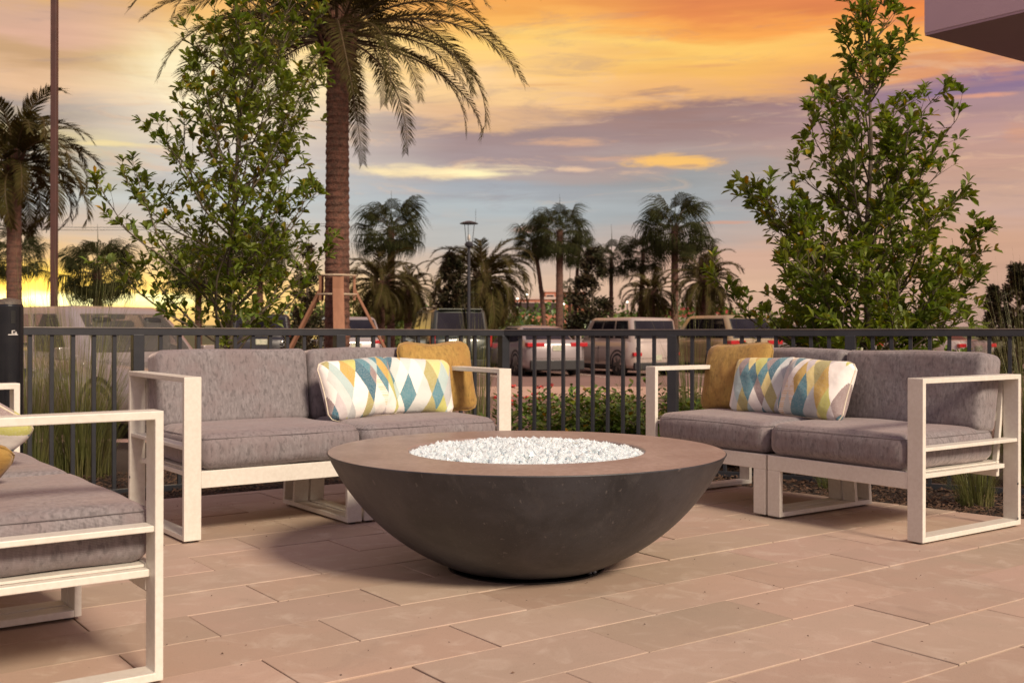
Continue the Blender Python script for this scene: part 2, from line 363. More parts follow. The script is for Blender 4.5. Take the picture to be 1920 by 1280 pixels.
def print_mat():
    m = bpy.data.materials.new('printed_linen'); m.use_nodes = True; t = m.node_tree; b = t.nodes['Principled BSDF']; L = t.links.new
    a = NN(t, 'ShaderNodeVertexColor'); a.layer_name = 'tint'
    tc = NN(t, 'ShaderNodeTexCoord')
    n = NN(t, 'ShaderNodeTexNoise'); n.inputs['Scale'].default_value = 220; n.inputs['Detail'].default_value = 6; L(tc.outputs['Object'], n.inputs['Vector'])
    f = math_(t, 'MULTIPLY', smooth(t, n.outputs['Fac'], .35, .7), .22)
    c = mixc(t, f, a.outputs[0], (0.75, 0.72, 0.68, 1)); L(c, b.inputs['Base Color'])
    b.inputs['Roughness'].default_value = .8; b.inputs['Sheen Weight'].default_value = .2
    bp = NN(t, 'ShaderNodeBump'); bp.inputs['Strength'].default_value = .3; bp.inputs['Distance'].default_value = .002; L(n.outputs['Fac'], bp.inputs['Height'])
    n2 = NN(t, 'ShaderNodeTexNoise'); n2.inputs['Scale'].default_value = 14; n2.inputs['Detail'].default_value = 2; L(tc.outputs['Object'], n2.inputs['Vector'])
    bp2 = NN(t, 'ShaderNodeBump'); bp2.inputs['Strength'].default_value = .6; bp2.inputs['Distance'].default_value = .012; L(n2.outputs['Fac'], bp2.inputs['Height'])
    L(bp2.outputs[0], bp.inputs['Normal']); L(bp.outputs[0], b.inputs['Normal'])
    return m
M_PRINT = print_mat()

def concrete_mat():
    m = bpy.data.materials.new('charcoal_concrete'); m.use_nodes = True; t = m.node_tree; b = t.nodes['Principled BSDF']; L = t.links.new
    tc = NN(t, 'ShaderNodeTexCoord'); v = tc.outputs['Object']
    def nz(sc, st=(1, 1, 1), det=6, rg=.6, ds=0):
        mp = NN(t, 'ShaderNodeMapping'); mp.inputs['Scale'].default_value = st; L(v, mp.inputs[0])
        n = NN(t, 'ShaderNodeTexNoise'); n.inputs['Scale'].default_value = sc; n.inputs['Detail'].default_value = det; n.inputs['Roughness'].default_value = rg; n.inputs['Distortion'].default_value = ds
        L(mp.outputs[0], n.inputs['Vector']); return n.outputs['Fac']
    col = mixc(t, smooth(t, nz(3.2, ds=.6), .35, .65), (0.008, 0.010, 0.015, 1), (0.032, 0.034, 0.043, 1))
    col = mixc(t, math_(t, 'MULTIPLY', smooth(t, nz(22, (1, 1, .12)), .55, .75), .5), col, (0.050, 0.047, 0.048, 1))
    col = mixc(t, math_(t, 'MULTIPLY', smooth(t, nz(60), .5, .7), .35), col, (0.013, 0.013, 0.015, 1))
    # hairline scratches from stretched noise bands
    s = nz(70, (1, 1, .045), 2, .5, .3); sc = math_(t, 'MULTIPLY', smooth(t, s, .70, .73), .55)
    col = mixc(t, sc, col, (0.12, 0.11, 0.11, 1))
    vo = NN(t, 'ShaderNodeTexVoronoi'); vo.inputs['Scale'].default_value = 26; L(v, vo.inputs['Vector'])
    pit = math_(t, 'MULTIPLY', smooth(t, vo.outputs['Distance'], .10, .05), smooth(t, nz(5), .5, .6))
    col = mixc(t, math_(t, 'MULTIPLY', pit, .8), col, (0.006, 0.006, 0.007, 1))
    col = mixc(t, math_(t, 'MULTIPLY', smooth(t, nz(9, (1, 1, .10), 6, .7, .5), .56, .72), .45), col, (0.075, 0.074, 0.080, 1))
    col = mixc(t, math_(t, 'MULTIPLY', smooth(t, nz(110, (1, .6, .03), 2, .5, 2.5), .70, .73), .45), col, (0.13, 0.125, 0.125, 1))
    L(col, b.inputs['Base Color'])
    L(math_(t, 'ADD', .36, math_(t, 'MULTIPLY', nz(12), .25)), b.inputs['Roughness']); b.inputs['Specular IOR Level'].default_value = .7
    bp = NN(t, 'ShaderNodeBump'); bp.inputs['Strength'].default_value = .35; bp.inputs['Distance'].default_value = .004
    L(math_(t, 'ADD', nz(9), math_(t, 'MULTIPLY', nz(120), .3)), bp.inputs['Height']); L(bp.outputs[0], b.inputs['Normal'])
    return m
M_CONC = concrete_mat()
M_CONCTOP = mat('lit_concrete_rim', (0.27, 0.200, 0.182), 0.38, spec=0.8, noise=(4, (0.35, 0.275, 0.250), 0.9), noise2=(50, (0.14, 0.098, 0.088), 0.4), bump=(60, 0.2, 0.003))  # sky sheen painted in: rim top much paler than the shell's concrete

def paver_mat():
    m = bpy.data.materials.new('sand_paver'); m.use_nodes = True; t = m.node_tree; b = t.nodes['Principled BSDF']; L = t.links.new
    g = NN(t, 'ShaderNodeNewGeometry'); v = g.outputs['Position']; oi = NN(t, 'ShaderNodeObjectInfo')
    def nz(sc, st=(1, 1, 1), det=6, rg=.6, ds=0):
        mp = NN(t, 'ShaderNodeMapping'); mp.inputs['Scale'].default_value = st; L(v, mp.inputs[0])
        n = NN(t, 'ShaderNodeTexNoise'); n.inputs['Scale'].default_value = sc; n.inputs['Detail'].default_value = det; n.inputs['Roughness'].default_value = rg; n.inputs['Distortion'].default_value = ds
        L(mp.outputs[0], n.inputs['Vector']); return n.outputs['Fac']
    rnd = oi.outputs['Random']
    rp = NN(t, 'ShaderNodeValToRGB'); L(rnd, rp.inputs[0]); e = rp.color_ramp.elements
    e[0].position = 0; e[0].color = (0.40, 0.265, 0.185, 1); e[1].position = 1; e[1].color = (0.45, 0.33, 0.24, 1)
    for p, c in ((.25, (0.45, 0.30, 0.22, 1)), (.5, (0.41, 0.30, 0.21, 1)), (.75, (0.45, 0.29, 0.22, 1))):
        q = e.new(p); q.color = c
    col = rp.outputs[0]
    col = mixc(t, math_(t, 'MULTIPLY', smooth(t, nz(1.6, ds=.4), .38, .68), .45), col, (0.36, 0.28, 0.20, 1))
    col = mixc(t, math_(t, 'MULTIPLY', smooth(t, nz(7, ds=.8), .5, .75), .50), col, (0.58, 0.47, 0.37, 1))
    col = mixc(t, math_(t, 'MULTIPLY', smooth(t, nz(3.1, ds=1.2), .56, .74), .35), col, (0.30, 0.21, 0.16, 1))
    col = mixc(t, math_(t, 'MULTIPLY', smooth(t, nz(190, det=3), .58, .72), .30), col, (0.20, 0.135, 0.10, 1))
    col = mixc(t, smooth(t, nz(46, det=2), .735, .76), col, (0.06, 0.045, 0.035, 1))
    hs = NN(t, 'ShaderNodeHueSaturation'); L(col, hs.inputs['Color']); hs.inputs['Saturation'].default_value = .84
    r2 = math_(t, 'FRACT', math_(t, 'MULTIPLY', rnd, 17.37)); L(math_(t, 'ADD', .93, math_(t, 'MULTIPLY', r2, .14)), hs.inputs['Value']); col = hs.outputs[0]
    L(col, b.inputs['Base Color']); L(math_(t, 'ADD', .62, math_(t, 'MULTIPLY', nz(5), .25)), b.inputs['Roughness'])
    b.inputs['Specular IOR Level'].default_value = .35
    bp = NN(t, 'ShaderNodeBump'); bp.inputs['Strength'].default_value = .35; bp.inputs['Distance'].default_value = .003
    L(math_(t, 'ADD', nz(240, det=4), math_(t, 'MULTIPLY', nz(18), .7)), bp.inputs['Height']); L(bp.outputs[0], b.inputs['Normal'])
    return m
M_PAVER = paver_mat()
M_JOINT = mat('joint_sand', (0.055, 0.04, 0.03), 0.95, noise=(40, (0.16, 0.12, 0.09), 0.8), bump=(200, 0.4, 0.004))
M_MULCHBED = mat('dark_mulch_soil', (0.022, 0.014, 0.010), 0.95, noise=(30, (0.045, 0.025, 0.016), 0.9), bump=(70, 0.9, 0.02))
M_CHIP = mat('mulch_chip', (0.055, 0.028, 0.017), 0.85, island=0.75, noise=(40, (0.10, 0.055, 0.03), 0.6))
M_ASPHALT = mat('warm_asphalt', (0.21, 0.125, 0.105), 0.85, noise=(0.4, (0.26, 0.155, 0.13), 0.8), noise2=(40, (0.15, 0.09, 0.075), 0.4), bump=(90, 0.3, 0.01), coord='Object')
M_WALK = mat('pale_walkway', (0.52, 0.34, 0.26), 0.8, noise=(1.2, (0.44, 0.29, 0.22), 0.7), bump=(60, 0.2, 0.005))
M_LINE = mat('road_paint', (0.55, 0.45, 0.38), 0.7, noise=(6, (0.35, 0.27, 0.22), 0.7))
M_LAND = mat('far_grass_land', (0.055, 0.062, 0.022), 0.95, noise=(0.3, (0.085, 0.07, 0.03), 0.8), noise2=(3, (0.04, 0.05, 0.018), 0.6), bump=(8, 0.6, 0.05))

# ------------------------------------------------------------------ ground
A = R_(36); CA, SA = cos(A), sin(A)
ZP = -0.50           # parking level
def G(u, v, z=0.0):
    r = R_(0.1); du, dv = u-960, v-610; uu = du*cos(r)+dv*sin(r); vv = -du*sin(r)+dv*cos(r)
    Y = 2070*(HC-z)/vv; return uu*Y/2070, Y
def at(u, v, Y):
    """point at distance Y that the photograph shows at pixel u, v (for placing things)"""
    return Vector(((u-960)*Y/2070, Y, HC - (v-610)*Y/2070))

mb = MB(); mb.add([(-3000, -600, ZP-.05), (3000, -600, ZP-.05), (3000, 4000, ZP-.05), (-3000, 4000, ZP-.05)], [(0, 1, 2, 3)])
tag(mb.build('ground', M_LAND), kind='structure')
mb = MB(); mb.box(-60, 60, 12.5, 47, ZP-.3, ZP)
tag(mb.build('parking_lot', M_ASPHALT), kind='structure')
# walkway with kerb between lot and planting bed
mb = MB(); mb.box(-60, 60, 22.0, 25.4, ZP+.002, ZP+.016)
tag(mb.build('walkway', M_WALK), kind='structure')
mb = MB(); mb.box(-60, 60, 12.2, 12.5, ZP-.3, ZP+.13)
tag(mb.build('kerb', M_WALK, bevel=.015), kind='structure')
mb = MB()
for i in range(-8, 12):
    x0 = -0.3 + i*2.9; mb.box(x0-.06, x0+.06, 30.2, 35.6, ZP+.001, ZP+.006)
    # bays are skewed with the cars
v2 = []
for (x, y, z) in mb.v: v2.append((x - (y-30.2)*math.tan(R_(17)), y, z))
mb.v = v2
tag(mb.build('parking_lines', M_LINE), kind='structure')

# patio outline (two edges meeting behind the fire bowl)
eL = (Vector((-1.80, 5.88)), Vector((-1.01, 6.41))); eR = (Vector((1.505, 6.16)), Vector((2.43, 5.30)))
dL = (eL[1]-eL[0]).normalized(); dR = (eR[1]-eR[0]).normalized()
corner = Vector((0.295, 7.286))
farL = corner - dL*9; farR = corner + dR*9
patio = [(farL.x, farL.y), (farL.x+6, farL.y-12), (farR.x-2, farR.y-12), (farR.x, farR.y), (corner.x, corner.y)]
mb = MB(); mb.prism(patio, -0.35, -0.018)
tag(mb.build('patio_base', M_JOINT), kind='structure')
# planting bed
nL = Vector((-dL.y, dL.x)); nR = Vector((-dR.y, dR.x))
if nL.y < 0: nL = -nL
if nR.y < 0: nR = -nR
def bed_mesh():
    # a sheet from the patio edge outwards, rolling down to the parking level
    mbb = MB(); rows = []
    xs = [(-9 + 18*i/60) for i in range(61)]
    ys = [-0.25, 0, .3, .8, 1.4, 2.2, 3.2, 4.2]
    def edge_y(x):
        return corner.y + (x-corner.x)*dL.y/dL.x if x < corner.x else corner.y + (x-corner.x)*dR.y/dR.x
    for j, dy in enumerate(ys):
        for x in xs:
            e = edge_y(x); y = e + (12.25 - e)*max(0, dy)/4.2 if dy > 0 else e + dy
            z = -0.085 - 0.30*max(0, (y-8.5)/3.75)
            z += 0.02*mn.noise(Vector((x*1.7, y*1.7, 0)))
            rows.append((x, y, z))
    n = len(xs); fs = [(j*n+i, j*n+i+1, (j+1)*n+i+1, (j+1)*n+i) for j in range(len(ys)-1) for i in range(n-1)]
    mbb.add(rows, fs); return mbb
tag(bed_mesh().build('planting_bed', M_MULCHBED, smooth_=True), kind='structure')

# pavers, each a slab of its own
def clip(poly, p, n):
    out = []
    for i in range(len(poly)):
        a = poly[i]; b = poly[(i+1) % len(poly)]
        da = (a[0]-p.x)*n.x + (a[1]-p.y)*n.y; db = (b[0]-p.x)*n.x + (b[1]-p.y)*n.y
        if da <= 0: out.append(a)
        if (da < 0 < db) or (db < 0 < da):
            t = da/(da-db); out.append((a[0]+(b[0]-a[0])*t, a[1]+(b[1]-a[1])*t))
    return out
paving = bpy.data.objects.new('patio_paving', None); COL.objects.link(paving); tag(paving, kind='structure')
rnd = random.Random(5)
PW, PLn = 0.2865, 0.61
cands = []
for i in range(-9, 20):
    c0 = 2.0 + i*PW; off = 2.445 if i % 2 == 0 else 2.145
    for k in range(-9, 9):
        a0 = off + k*PLn
        cx_, cy_ = a0+PLn/2, c0+PW/2
        wx, wy = cx_*CA - cy_*SA, cx_*SA + cy_*CA
        if wy < 1.75 or abs(wx) > 1.35 + wy*0.62: continue
        g = 0.0022
        poly = [(a0+g, c0+g), (a0+PLn-g, c0+g), (a0+PLn-g, c0+PW-g), (a0+g, c0+PW-g)]
        poly = [(x*CA-y*SA, x*SA+y*CA) for x, y in poly]
        poly = clip(poly, corner, nL); poly = clip(poly, corner, nR) if poly else poly
        if len(poly) < 3: continue
        ar = abs(sum(poly[j][0]*poly[(j+1) % len(poly)][1]-poly[(j+1) % len(poly)][0]*poly[j][1] for j in range(len(poly))))/2
        if ar < 0.008: continue
        cands.append((sqrt(wx*wx+wy*wy), poly))
cands.sort(key=lambda q: q[0])
print('pavers', len(cands))
for d, poly in cands[:296]:
    cx_ = sum(p[0] for p in poly)/len(poly); cy_ = sum(p[1] for p in poly)/len(poly)
    mb = MB(); h = rnd.uniform(-0.0018, 0.0018)
    mb.prism([(x-cx_, y-cy_) for x, y in poly], -0.06, 0)
    # slightly tilted lay
    tx, ty = rnd.uniform(-.0045, .0045), rnd.uniform(-.0045, .0045)
    mb.build('paver', M_PAVER, paving, bevel=0.0018, seg=1, loc=(cx_, cy_, h), rot=(tx, ty, 0))

# ------------------------------------------------------------------ rounded cushion solid
def rbox(w, d, h, r, n=14, puff=0.0, nz=0.0, seed=0, nzs=4.0):
    """rounded, slightly puffed box from 0..w, 0..d, 0..h -> MB"""
    m = MB(); V = {}; vs = []; fs = []
    def mapp(a, b, c):      # in -1..1
        hx, hy, hz = w/2, d/2, h/2
        p = Vector((a*hx, b*hy, c*hz))
        q = Vector((max(-hx+r, min(hx-r, p.x)), max(-hy+r, min(hy-r, p.y)), max(-hz+r, min(hz-r, p.z))))
        e = p - q
        if e.length > 1e-9: p = q + e.normalized()*r
        if puff:
            fx, fy, fz = 1-a*a, 1-b*b, 1-c*c
            p.z += puff*(fx*fy)**.6*(1 if c > .99 else (-.3 if c < -.99 else 0))
            p.y += puff*.7*(fx*fz)**.6*(1 if b > .99 else (-1 if b < -.99 else 0))
            p.x += puff*.5*(fy*fz)**.6*(1 if a > .99 else (-1 if a < -.99 else 0))
        if nz:
            k = mn.noise(Vector((p.x*nzs+seed, p.y*nzs+seed*1.7, p.z*nzs)))
            nn = e.normalized() if e.length > 1e-9 else Vector((0, 0, 0)); p += nn*k*nz
        return (p.x+hx, p.y+hy, p.z+hz)
    nx = max(4, int(n*w/max(w, d, h))+2); ny = max(4, int(n*d/max(w, d, h))+2); nzn = max(4, int(n*h/max(w, d, h))+2)
    def coords(k, half):    # denser near the edges
        base = [-1 + 2*i/k for i in range(k+1)]
        e = r/half; ex = [-1+e*.15, -1+e*.4, -1+e*.7, -1+e, 1-e, 1-e*.7, 1-e*.4, 1-e*.15]
        mid = [b for b in base if abs(b) < 1-e*1.05]
        return sorted(set([-1.0, 1.0] + [x for x in ex if -1 < x < 1] + mid))
    cx_, cy_, cz_ = coords(nx, w/2), coords(ny, d/2), coords(nzn, h/2)
    def gv(a, b, c):
        k = (round(a, 5), round(b, 5), round(c, 5))
        if k not in V: V[k] = len(vs); vs.append(mapp(a, b, c))
        return V[k]
    def face(us, ws, f, flip):
        for i in range(len(us)-1):
            for j in range(len(ws)-1):
                q = [gv(*f(us[i], ws[j])), gv(*f(us[i+1], ws[j])), gv(*f(us[i+1], ws[j+1])), gv(*f(us[i], ws[j+1]))]
                if flip: q.reverse()
                fs.append(tuple(q))
    face(cx_, cy_, lambda u, w_: (u, w_, 1), False); face(cx_, cy_, lambda u, w_: (u, w_, -1), True)
    face(cx_, cz_, lambda u, w_: (u, -1, w_), False); face(cx_, cz_, lambda u, w_: (u, 1, w_), True)
    face(cy_, cz_, lambda u, w_: (1, u, w_), False); face(cy_, cz_, lambda u, w_: (-1, u, w_), True)
    m.add(vs, fs); return m

# ------------------------------------------------------------------ sofas
W_ = 0.845
def sofa_module(label, ox, oy, rot, side, seed, group='white framed lounge sofa units around the fire bowl'):
    root = thing('sofa_module', label, 'sofa', (ox, oy, 0), rot, group)
    fx = W_ if side == 'R' else None     # right-hand units mirror the left-hand unit
    T, F = 0.022, 0.075; Z0, ZA = 0.010, 0.700; D = 0.765
    def B(mb, name, m=M_WHITE, bv=0.0025, sm=False): return mb.build(name, m, root, smooth_=sm, bevel=bv, flipx=fx)
    def ring(mb, x0, x1, y0, y1, z0, z1, t):
        o = [(y0, z0), (y1, z0), (y1, z1), (y0, z1)]; c = .008
        i_ = [(y0+t, z0+t), (y1-t, z0+t), (y1-t, z1-t), (y0+t, z1-t)]
        vs = [(x0, y, z) for y, z in o] + [(x0, y, z) for y, z in i_] + [(x1, y, z) for y, z in o] + [(x1, y, z) for y, z in i_]
        fs = []
        for k in range(4):
            n = (k+1) % 4
            fs += [(k, k+4, n+4, n), (8+k, 8+n, 12+n, 12+k), (k, n, 8+n, 8+k), (4+k, 12+k, 12+n, 4+n)]
        mb.add(vs, fs)
    mb = MB(); ring(mb, 0, F, 0, D, Z0, ZA, T); B(mb, 'arm_frame')
    mb = MB(); mb.box(.006, F-.006, T, D-T, .391, .407); B(mb, 'arm_rail')
    mb = MB(); mb.box(.042, F-.002, T, .70, .270, .290); B(mb, 'side_rail')
    mb = MB(); mb.box(F, W_-.004, 0.001, T+.001, .228, .300); B(mb, 'front_rail')
    mb = MB(); mb.box(F, W_-.004, .690, .712, .228, .300); B(mb, 'back_rail')
    # inner leg loop with slanted rear legs
    xi0, xi1 = W_-.004-F, W_-.004
    mb = MB(); mb.box(xi0, xi1, .001, T+.001, Z0, .228); B(mb, 'leg')
    mb = MB(); mb.box(xi0, xi1, T+.001, .712, Z0, Z0+T); B(mb, 'floor_bar')
    def slant(ya, yb):
        m = MB(); z0, z1 = Z0+T, .268
        m.add([(xi0, ya, z0), (xi1, ya, z0), (xi1, ya+T, z0), (xi0, ya+T, z0), (xi0, yb, z1), (xi1, yb, z1), (xi1, yb+T, z1), (xi0, yb+T, z1)],
              [(0, 3, 2, 1), (4, 5, 6, 7), (0, 1, 5, 4), (1, 2, 6, 5), (2, 3, 7, 6), (3, 0, 4, 7)])
        return m
    B(slant(.690, .668), 'leg'); B(slant(.575, .553), 'leg')
    for (x, y) in ((F/2, .03), (F/2, D-.03), (W_-.004-F/2, .03), (W_-.004-F/2, .68)):
        m = MB(); m.lathe([(0.016, 0.0), (0.016, 0.010)], 12, x, y, cap=True); B(m, 'foot_glide', M_FOOT, 0)
    for z in (.040, .20):
        m = MB(); m.lathe([(.001, 0), (.006, .0005), (.0065, .002), (.0045, .0035), (.0012, .0036)], 10); m.v = [(-.0002-zz_*.9, .735+x_, z+y_) for x_, y_, zz_ in m.v]; B(m, 'bolt', M_FOOT, 0)
    # seat pan and back frame
    mb = MB(); mb.box(F+.002, W_-.008, T+.003, .688, .290, .297); B(mb, 'seat_pan', bv=0)
    mb = MB()
    for x in (F+.004, W_-.034):
        y0, y1 = .700, .755; z0, z1 = .300, .690
        mb.add([(x, y0, z0), (x+.025, y0, z0), (x+.025, y0+.018, z0), (x, y0+.018, z0), (x, y1, z1), (x+.025, y1, z1), (x+.025, y1+.018, z1), (x, y1+.018, z1)],
               [(0, 3, 2, 1), (4, 5, 6, 7), (0, 1, 5, 4), (1, 2, 6, 5), (2, 3, 7, 6), (3, 0, 4, 7)])
    for z, y in ((.66, .752), (.48, .727)): mb.box(F+.029, W_-.034, y-.004, y+.014, z, z+.04)
    B(mb, 'back_frame')
    # cushions
    xs = F+.003; w = W_-.004-xs
    c = rbox(w, .690, .156, .052, 18, .010, .007, seed)
    c.v = [(x+xs, y-.004, z+.299) for x, y, z in c.v]
    o = B(c, 'seat_cushion', M_FABRIC, 0, True)
    c = rbox(w, .165, .375, .034, 20, .006, .007, seed+3)
    la = R_(8)
    c.v = [(x+xs, .535 + y*cos(la) + z*sin(la), .446 + z*cos(la)*.962 - y*sin(la)) for x, y, z in c.v]
    B(c, 'back_cushion', M_FABRIC, 0, True)
    # piping round the front and top seams
    def seam(pts, par):
        m = MB(); m.tube(pts + [pts[0]], .0022, 6, cap=False); return m
    z = .299+.156-.0205; pts = []
    for (cx_, cy_, a0) in ((w-.048, .642, 0), (.048, .642, 90), (.048, .044, 180), (w-.048, .044, 270)):
        for a in (0, 30, 60, 90):
            pts.append((xs+cx_+.043*cos(R_(a0+a)), cy_+.043*sin(R_(a0+a)), z))
    pts.append(pts[0])
    m = MB(); m.tube(pts, .0014, 6, cap=False); B(m, 'piping', M_PIPE, 0, True)
    return root

for args in (
    ('white framed grey sofa unit with the left arm, at the left of the fire bowl', -1.375, 4.631, R_(36), 'L', 1),
    ('grey sofa unit behind the fire bowl on the left, with right arm and ochre pillow', -1.375+CA*(W_+.006), 4.631+SA*(W_+.006), R_(36), 'R', 2),
    ('grey sofa unit right of the fire bowl carrying the ochre and patterned pillows', .727, 5.999, R_(-54), 'L', 3),
    ('grey sofa unit at the right edge with its open white arm nearest the camera', .727+SA*(W_+.006), 5.999-CA*(W_+.006), R_(-54), 'R', 4),
    ('nearest sofa unit at the lower left corner with thick grey seat cushion', -.892, 2.83, R_(126), 'L', 5),
    ('sofa unit at the left edge beyond the nearest one, mostly out of frame', -.892-SA*(W_+.006), 2.83+CA*(W_+.006), R_(126), 'R', 6),
): sofa_module(*args)

# ------------------------------------------------------------------ pillows
PALETTE = [(0.84, 0.79, 0.74), (0.84, 0.79, 0.74), (0.86, 0.82, 0.78), (0.06, 0.21, 0.27), (0.06, 0.21, 0.27), (0.38, 0.34, 0.12), (0.72, 0.60, 0.24), (0.46, 0.48, 0.49), (0.27, 0.20, 0.20),
           (0.40, 0.53, 0.53), (0.52, 0.34, 0.06), (0.55, 0.50, 0.51), (0.74, 0.55, 0.34), (0.02, 0.12, 0.18), (0.60, 0.62, 0.60), (0.50, 0.50, 0.12)]
def pat(u, v, seed):
    """irregular tall harlequin print: two crossing families of slanted bands"""
    a = u + v*0.44 + 0.010*sin(v*9+seed); b = u - v*0.44 + 0.012*sin(v*8+seed*2)
    def band(t, s):
        i = 0; x = -3.0; rr = random.Random(s)
        while True:
            st = rr.choice((.045, .058, .072, .088)); 
            if x+st > t: return i, (t-x)/st
            x += st; i += 1
    ia, fa = band(a, 11+seed); ib, fb = band(b, 37+seed)
    h = random.Random(ia*73 + ib*151 + seed*7)
    k = h.randrange(len(PALETTE)); c = PALETTE[k]
    if k == 10 and h.random() < .6: c = PALETTE[1]
    if k == 12 and (v*110) % 1 < .5: c = PALETTE[0]
    return c
def pillow(name, label, cat, group, loc, rot, w, h, th, m, seed, pattern=False, n=132, dent=0.0):
    root = thing(name, label, cat, loc, 0, group); root.rotation_euler = rot
    mb = MB(); nx, ny = (n, int(n*h/w)) if pattern else (34, 26)
    idx = {}
    def P(i, j, s):
        a = -1+2*i/nx; b = -1+2*j/ny
        # rounded-square outline pinched inwards between the corners
        pin = 1 - .045*(1-a*a)*abs(b)**3 ; pin2 = 1 - .055*(1-b*b)*abs(a)**3
        cr = max(0, abs(a)+abs(b)-1.72)*.35
        x = a*w/2*pin2*(1-cr); y = b*h/2*pin*(1-cr)
        if dent: y -= dent*math.exp(-((a)/.35)**2)*max(0, b)**2
        prof = max(0, (1-abs(a)**2.6)*(1-abs(b)**2.6))**.46
        z = s*(th/2*prof)
        z += s*.006*mn.noise(Vector((x*14+seed, y*14, s*3)))*prof
        z += s*.010*mn.noise(Vector((x*5+seed, y*5, s*3)))*prof
        y += .006*mn.noise(Vector((x*6+seed*2, y*6, 1.1)))
        return (x, z*1.0, y)      # stands upright: x across, y thickness, z up
    vs = []; fs = []; tt = []
    for s in (1, -1):
        for j in range(ny+1):
            for i in range(nx+1): idx[(i, j, s)] = len(vs); vs.append(P(i, j, s))
    for s in (1, -1):
        for j in range(ny):
            for i in range(nx):
                q = [idx[(i, j, s)], idx[(i+1, j, s)], idx[(i+1, j+1, s)], idx[(i, j+1, s)]]
                if s == 1: q.reverse()
                fs.append(tuple(q))
                if pattern: tt.append((*pat((i+.5)/nx*w, (j+.5)/ny*h, seed), 1))
    mb.v = vs; mb.f = fs; mb.mi = [0]*len(fs); mb.tints = tt if pattern else [None]*len(fs)
    me = mb.mesh('cover', m, True)
    bm = bmesh.new(); bm.from_mesh(me); bmesh.ops.remove_doubles(bm, verts=bm.verts, dist=1e-5); bm.to_mesh(me); bm.free()
    me.polygons.foreach_set('use_smooth', [True]*len(me.polygons))
    link('cover', me, root)
    # welt round the edge
    pts = [vs[idx[(i, 0, 1)]] for i in range(nx+1)] + [vs[idx[(nx, j, 1)]] for j in range(1, ny+1)] + [vs[idx[(i, ny, 1)]] for i in range(nx-1, -1, -1)] + [vs[idx[(0, j, 1)]] for j in range(ny-1, -1, -1)]
    m2 = MB(); m2.tube(pts[::2]+[pts[0]], .0035, 6, cap=False)
    m2.build('welt', m if not pattern else M_WELT, root, smooth_=True)
    return root
M_WELT = mat('cream_welt', (0.72, 0.64, 0.52), 0.8, noise=(50, (0.5, 0.45, 0.3), 0.4))
def on_sofa(ox, oy, rot, s, k, z): return (ox + s*cos(rot) - k*sin(rot), oy + s*sin(rot) + k*cos(rot), z)
LS = (-1.375, 4.631, R_(36)); RS = (.727, 5.999, R_(-54)); NS = (-.892, 2.83, R_(126))
def put(base, s, k, h, lean, dz, name, label, w, th, m, seed, pattern, turn=0, roll=0, dent=0, group=None):
    z = .455 + h/2*cos(R_(lean)) + dz
    loc = on_sofa(*base, s, k, z)
    return pillow(name, label, 'pillow', group, loc, (R_(-lean), R_(roll), base[2]+R_(turn)), w, h, th, m, seed, pattern, dent=dent)
GP = 'diamond print pillows on the sofas'; GO = 'ochre pillows on the sofas'
put(LS, 1.02, .375, .315, 20, 0, 'throw_pillow', 'front diamond print pillow on the left sofa, in the middle of the seat', .43, .17, M_PRINT, 3, True, 7, -3, group=GP)
put(LS, 1.40, .45, .31, 20, 0, 'throw_pillow', 'diamond print pillow on the left sofa, tucked against the ochre pillow', .42, .16, M_PRINT, 8, True, -8, 3, group=GP)
put(LS, 1.565, .50, .395, 16, 0, 'throw_pillow', 'plain ochre pillow at the right end of the left sofa', .46, .13, M_OCHRE, 5, False, -3, 0, dent=.012, group=GO)
put(RS, .225, .47, .385, 16, 0, 'throw_pillow', 'plain ochre pillow at the left end of the right sofa', .46, .13, M_OCHRE, 6, False, 4, -3, group=GO)
put(RS, .455, .44, .315, 20, 0, 'throw_pillow', 'diamond print pillow squeezed between ochre pillow and its twin on the right sofa', .40, .16, M_PRINT, 12, True, 8, -2, group=GP)
put(RS, .835, .385, .315, 20, 0, 'throw_pillow', 'diamond print pillow in the middle of the right sofa, in front of its twin', .44, .17, M_PRINT, 15, True, -5, 2, group=GP)
put(NS, .62, .48, .38, 62, -.06, 'throw_pillow', 'ochre pillow standing on its corner on the nearest sofa at left edge', .42, .14, M_OCHRE, 9, False, 35, 42, group=GO)
put(NS, 1.02, .34, .34, 48, -.01, 'throw_pillow', 'diamond print pillow at the left edge behind the tilted ochre pillow', .44, .14, M_PRINT, 18, True, 40, 35, group=GP)

# ------------------------------------------------------------------ fire bowl
BX, BY, BR, BH = .0556, 4.2245, .755, .447
root = thing('fire_bowl', 'round charcoal concrete fire bowl in the middle of the patio', 'fire pit', (BX, BY, 0))
prof = []
zc, Rs = .791, .829
for i in range(0, 41):
    z = .018 + (BH-.018-.006)*i/40; prof.append((sqrt(Rs*Rs-(zc-z)**2), z))
prof = [(.19, .004), (.243, .006)] + prof
mb = MB(); mb.lathe(prof, 128); 
# rim edge and top plate and inner lip
mb.lathe([prof[-1], (BR-.001, BH-.003), (BR-.005, BH)], 128)
mb.add([(0, 0, .004)] + [(.19*cos(2*pi*k/128), .19*sin(2*pi*k/128), .004) for k in range(128)], [(0, 1+(k+1) % 128, 1+k) for k in range(128)])
o = mb.build('bowl_shell', M_CONC, root, smooth_=True)
mb = MB(); mb.lathe([(BR-.005, BH), (.60, BH+.001), (.456, BH), (.451, BH-.003), (.449, BH-.010), (.449, BH-.11)], 128)
o = mb.build('rim_top', M_CONCTOP, root)
for p in o.data.polygons: p.use_smooth = False
mb = MB(); mb.lathe([(.448, BH-.10), (.0001, BH-.11)], 64); mb.build('burner_pan', M_STEEL, root)
mb = MB(); mb.lathe([(.30, 0.0), (.30, .0055)], 64, cap=True); mb.build('base_ring', M_BLACK, root)
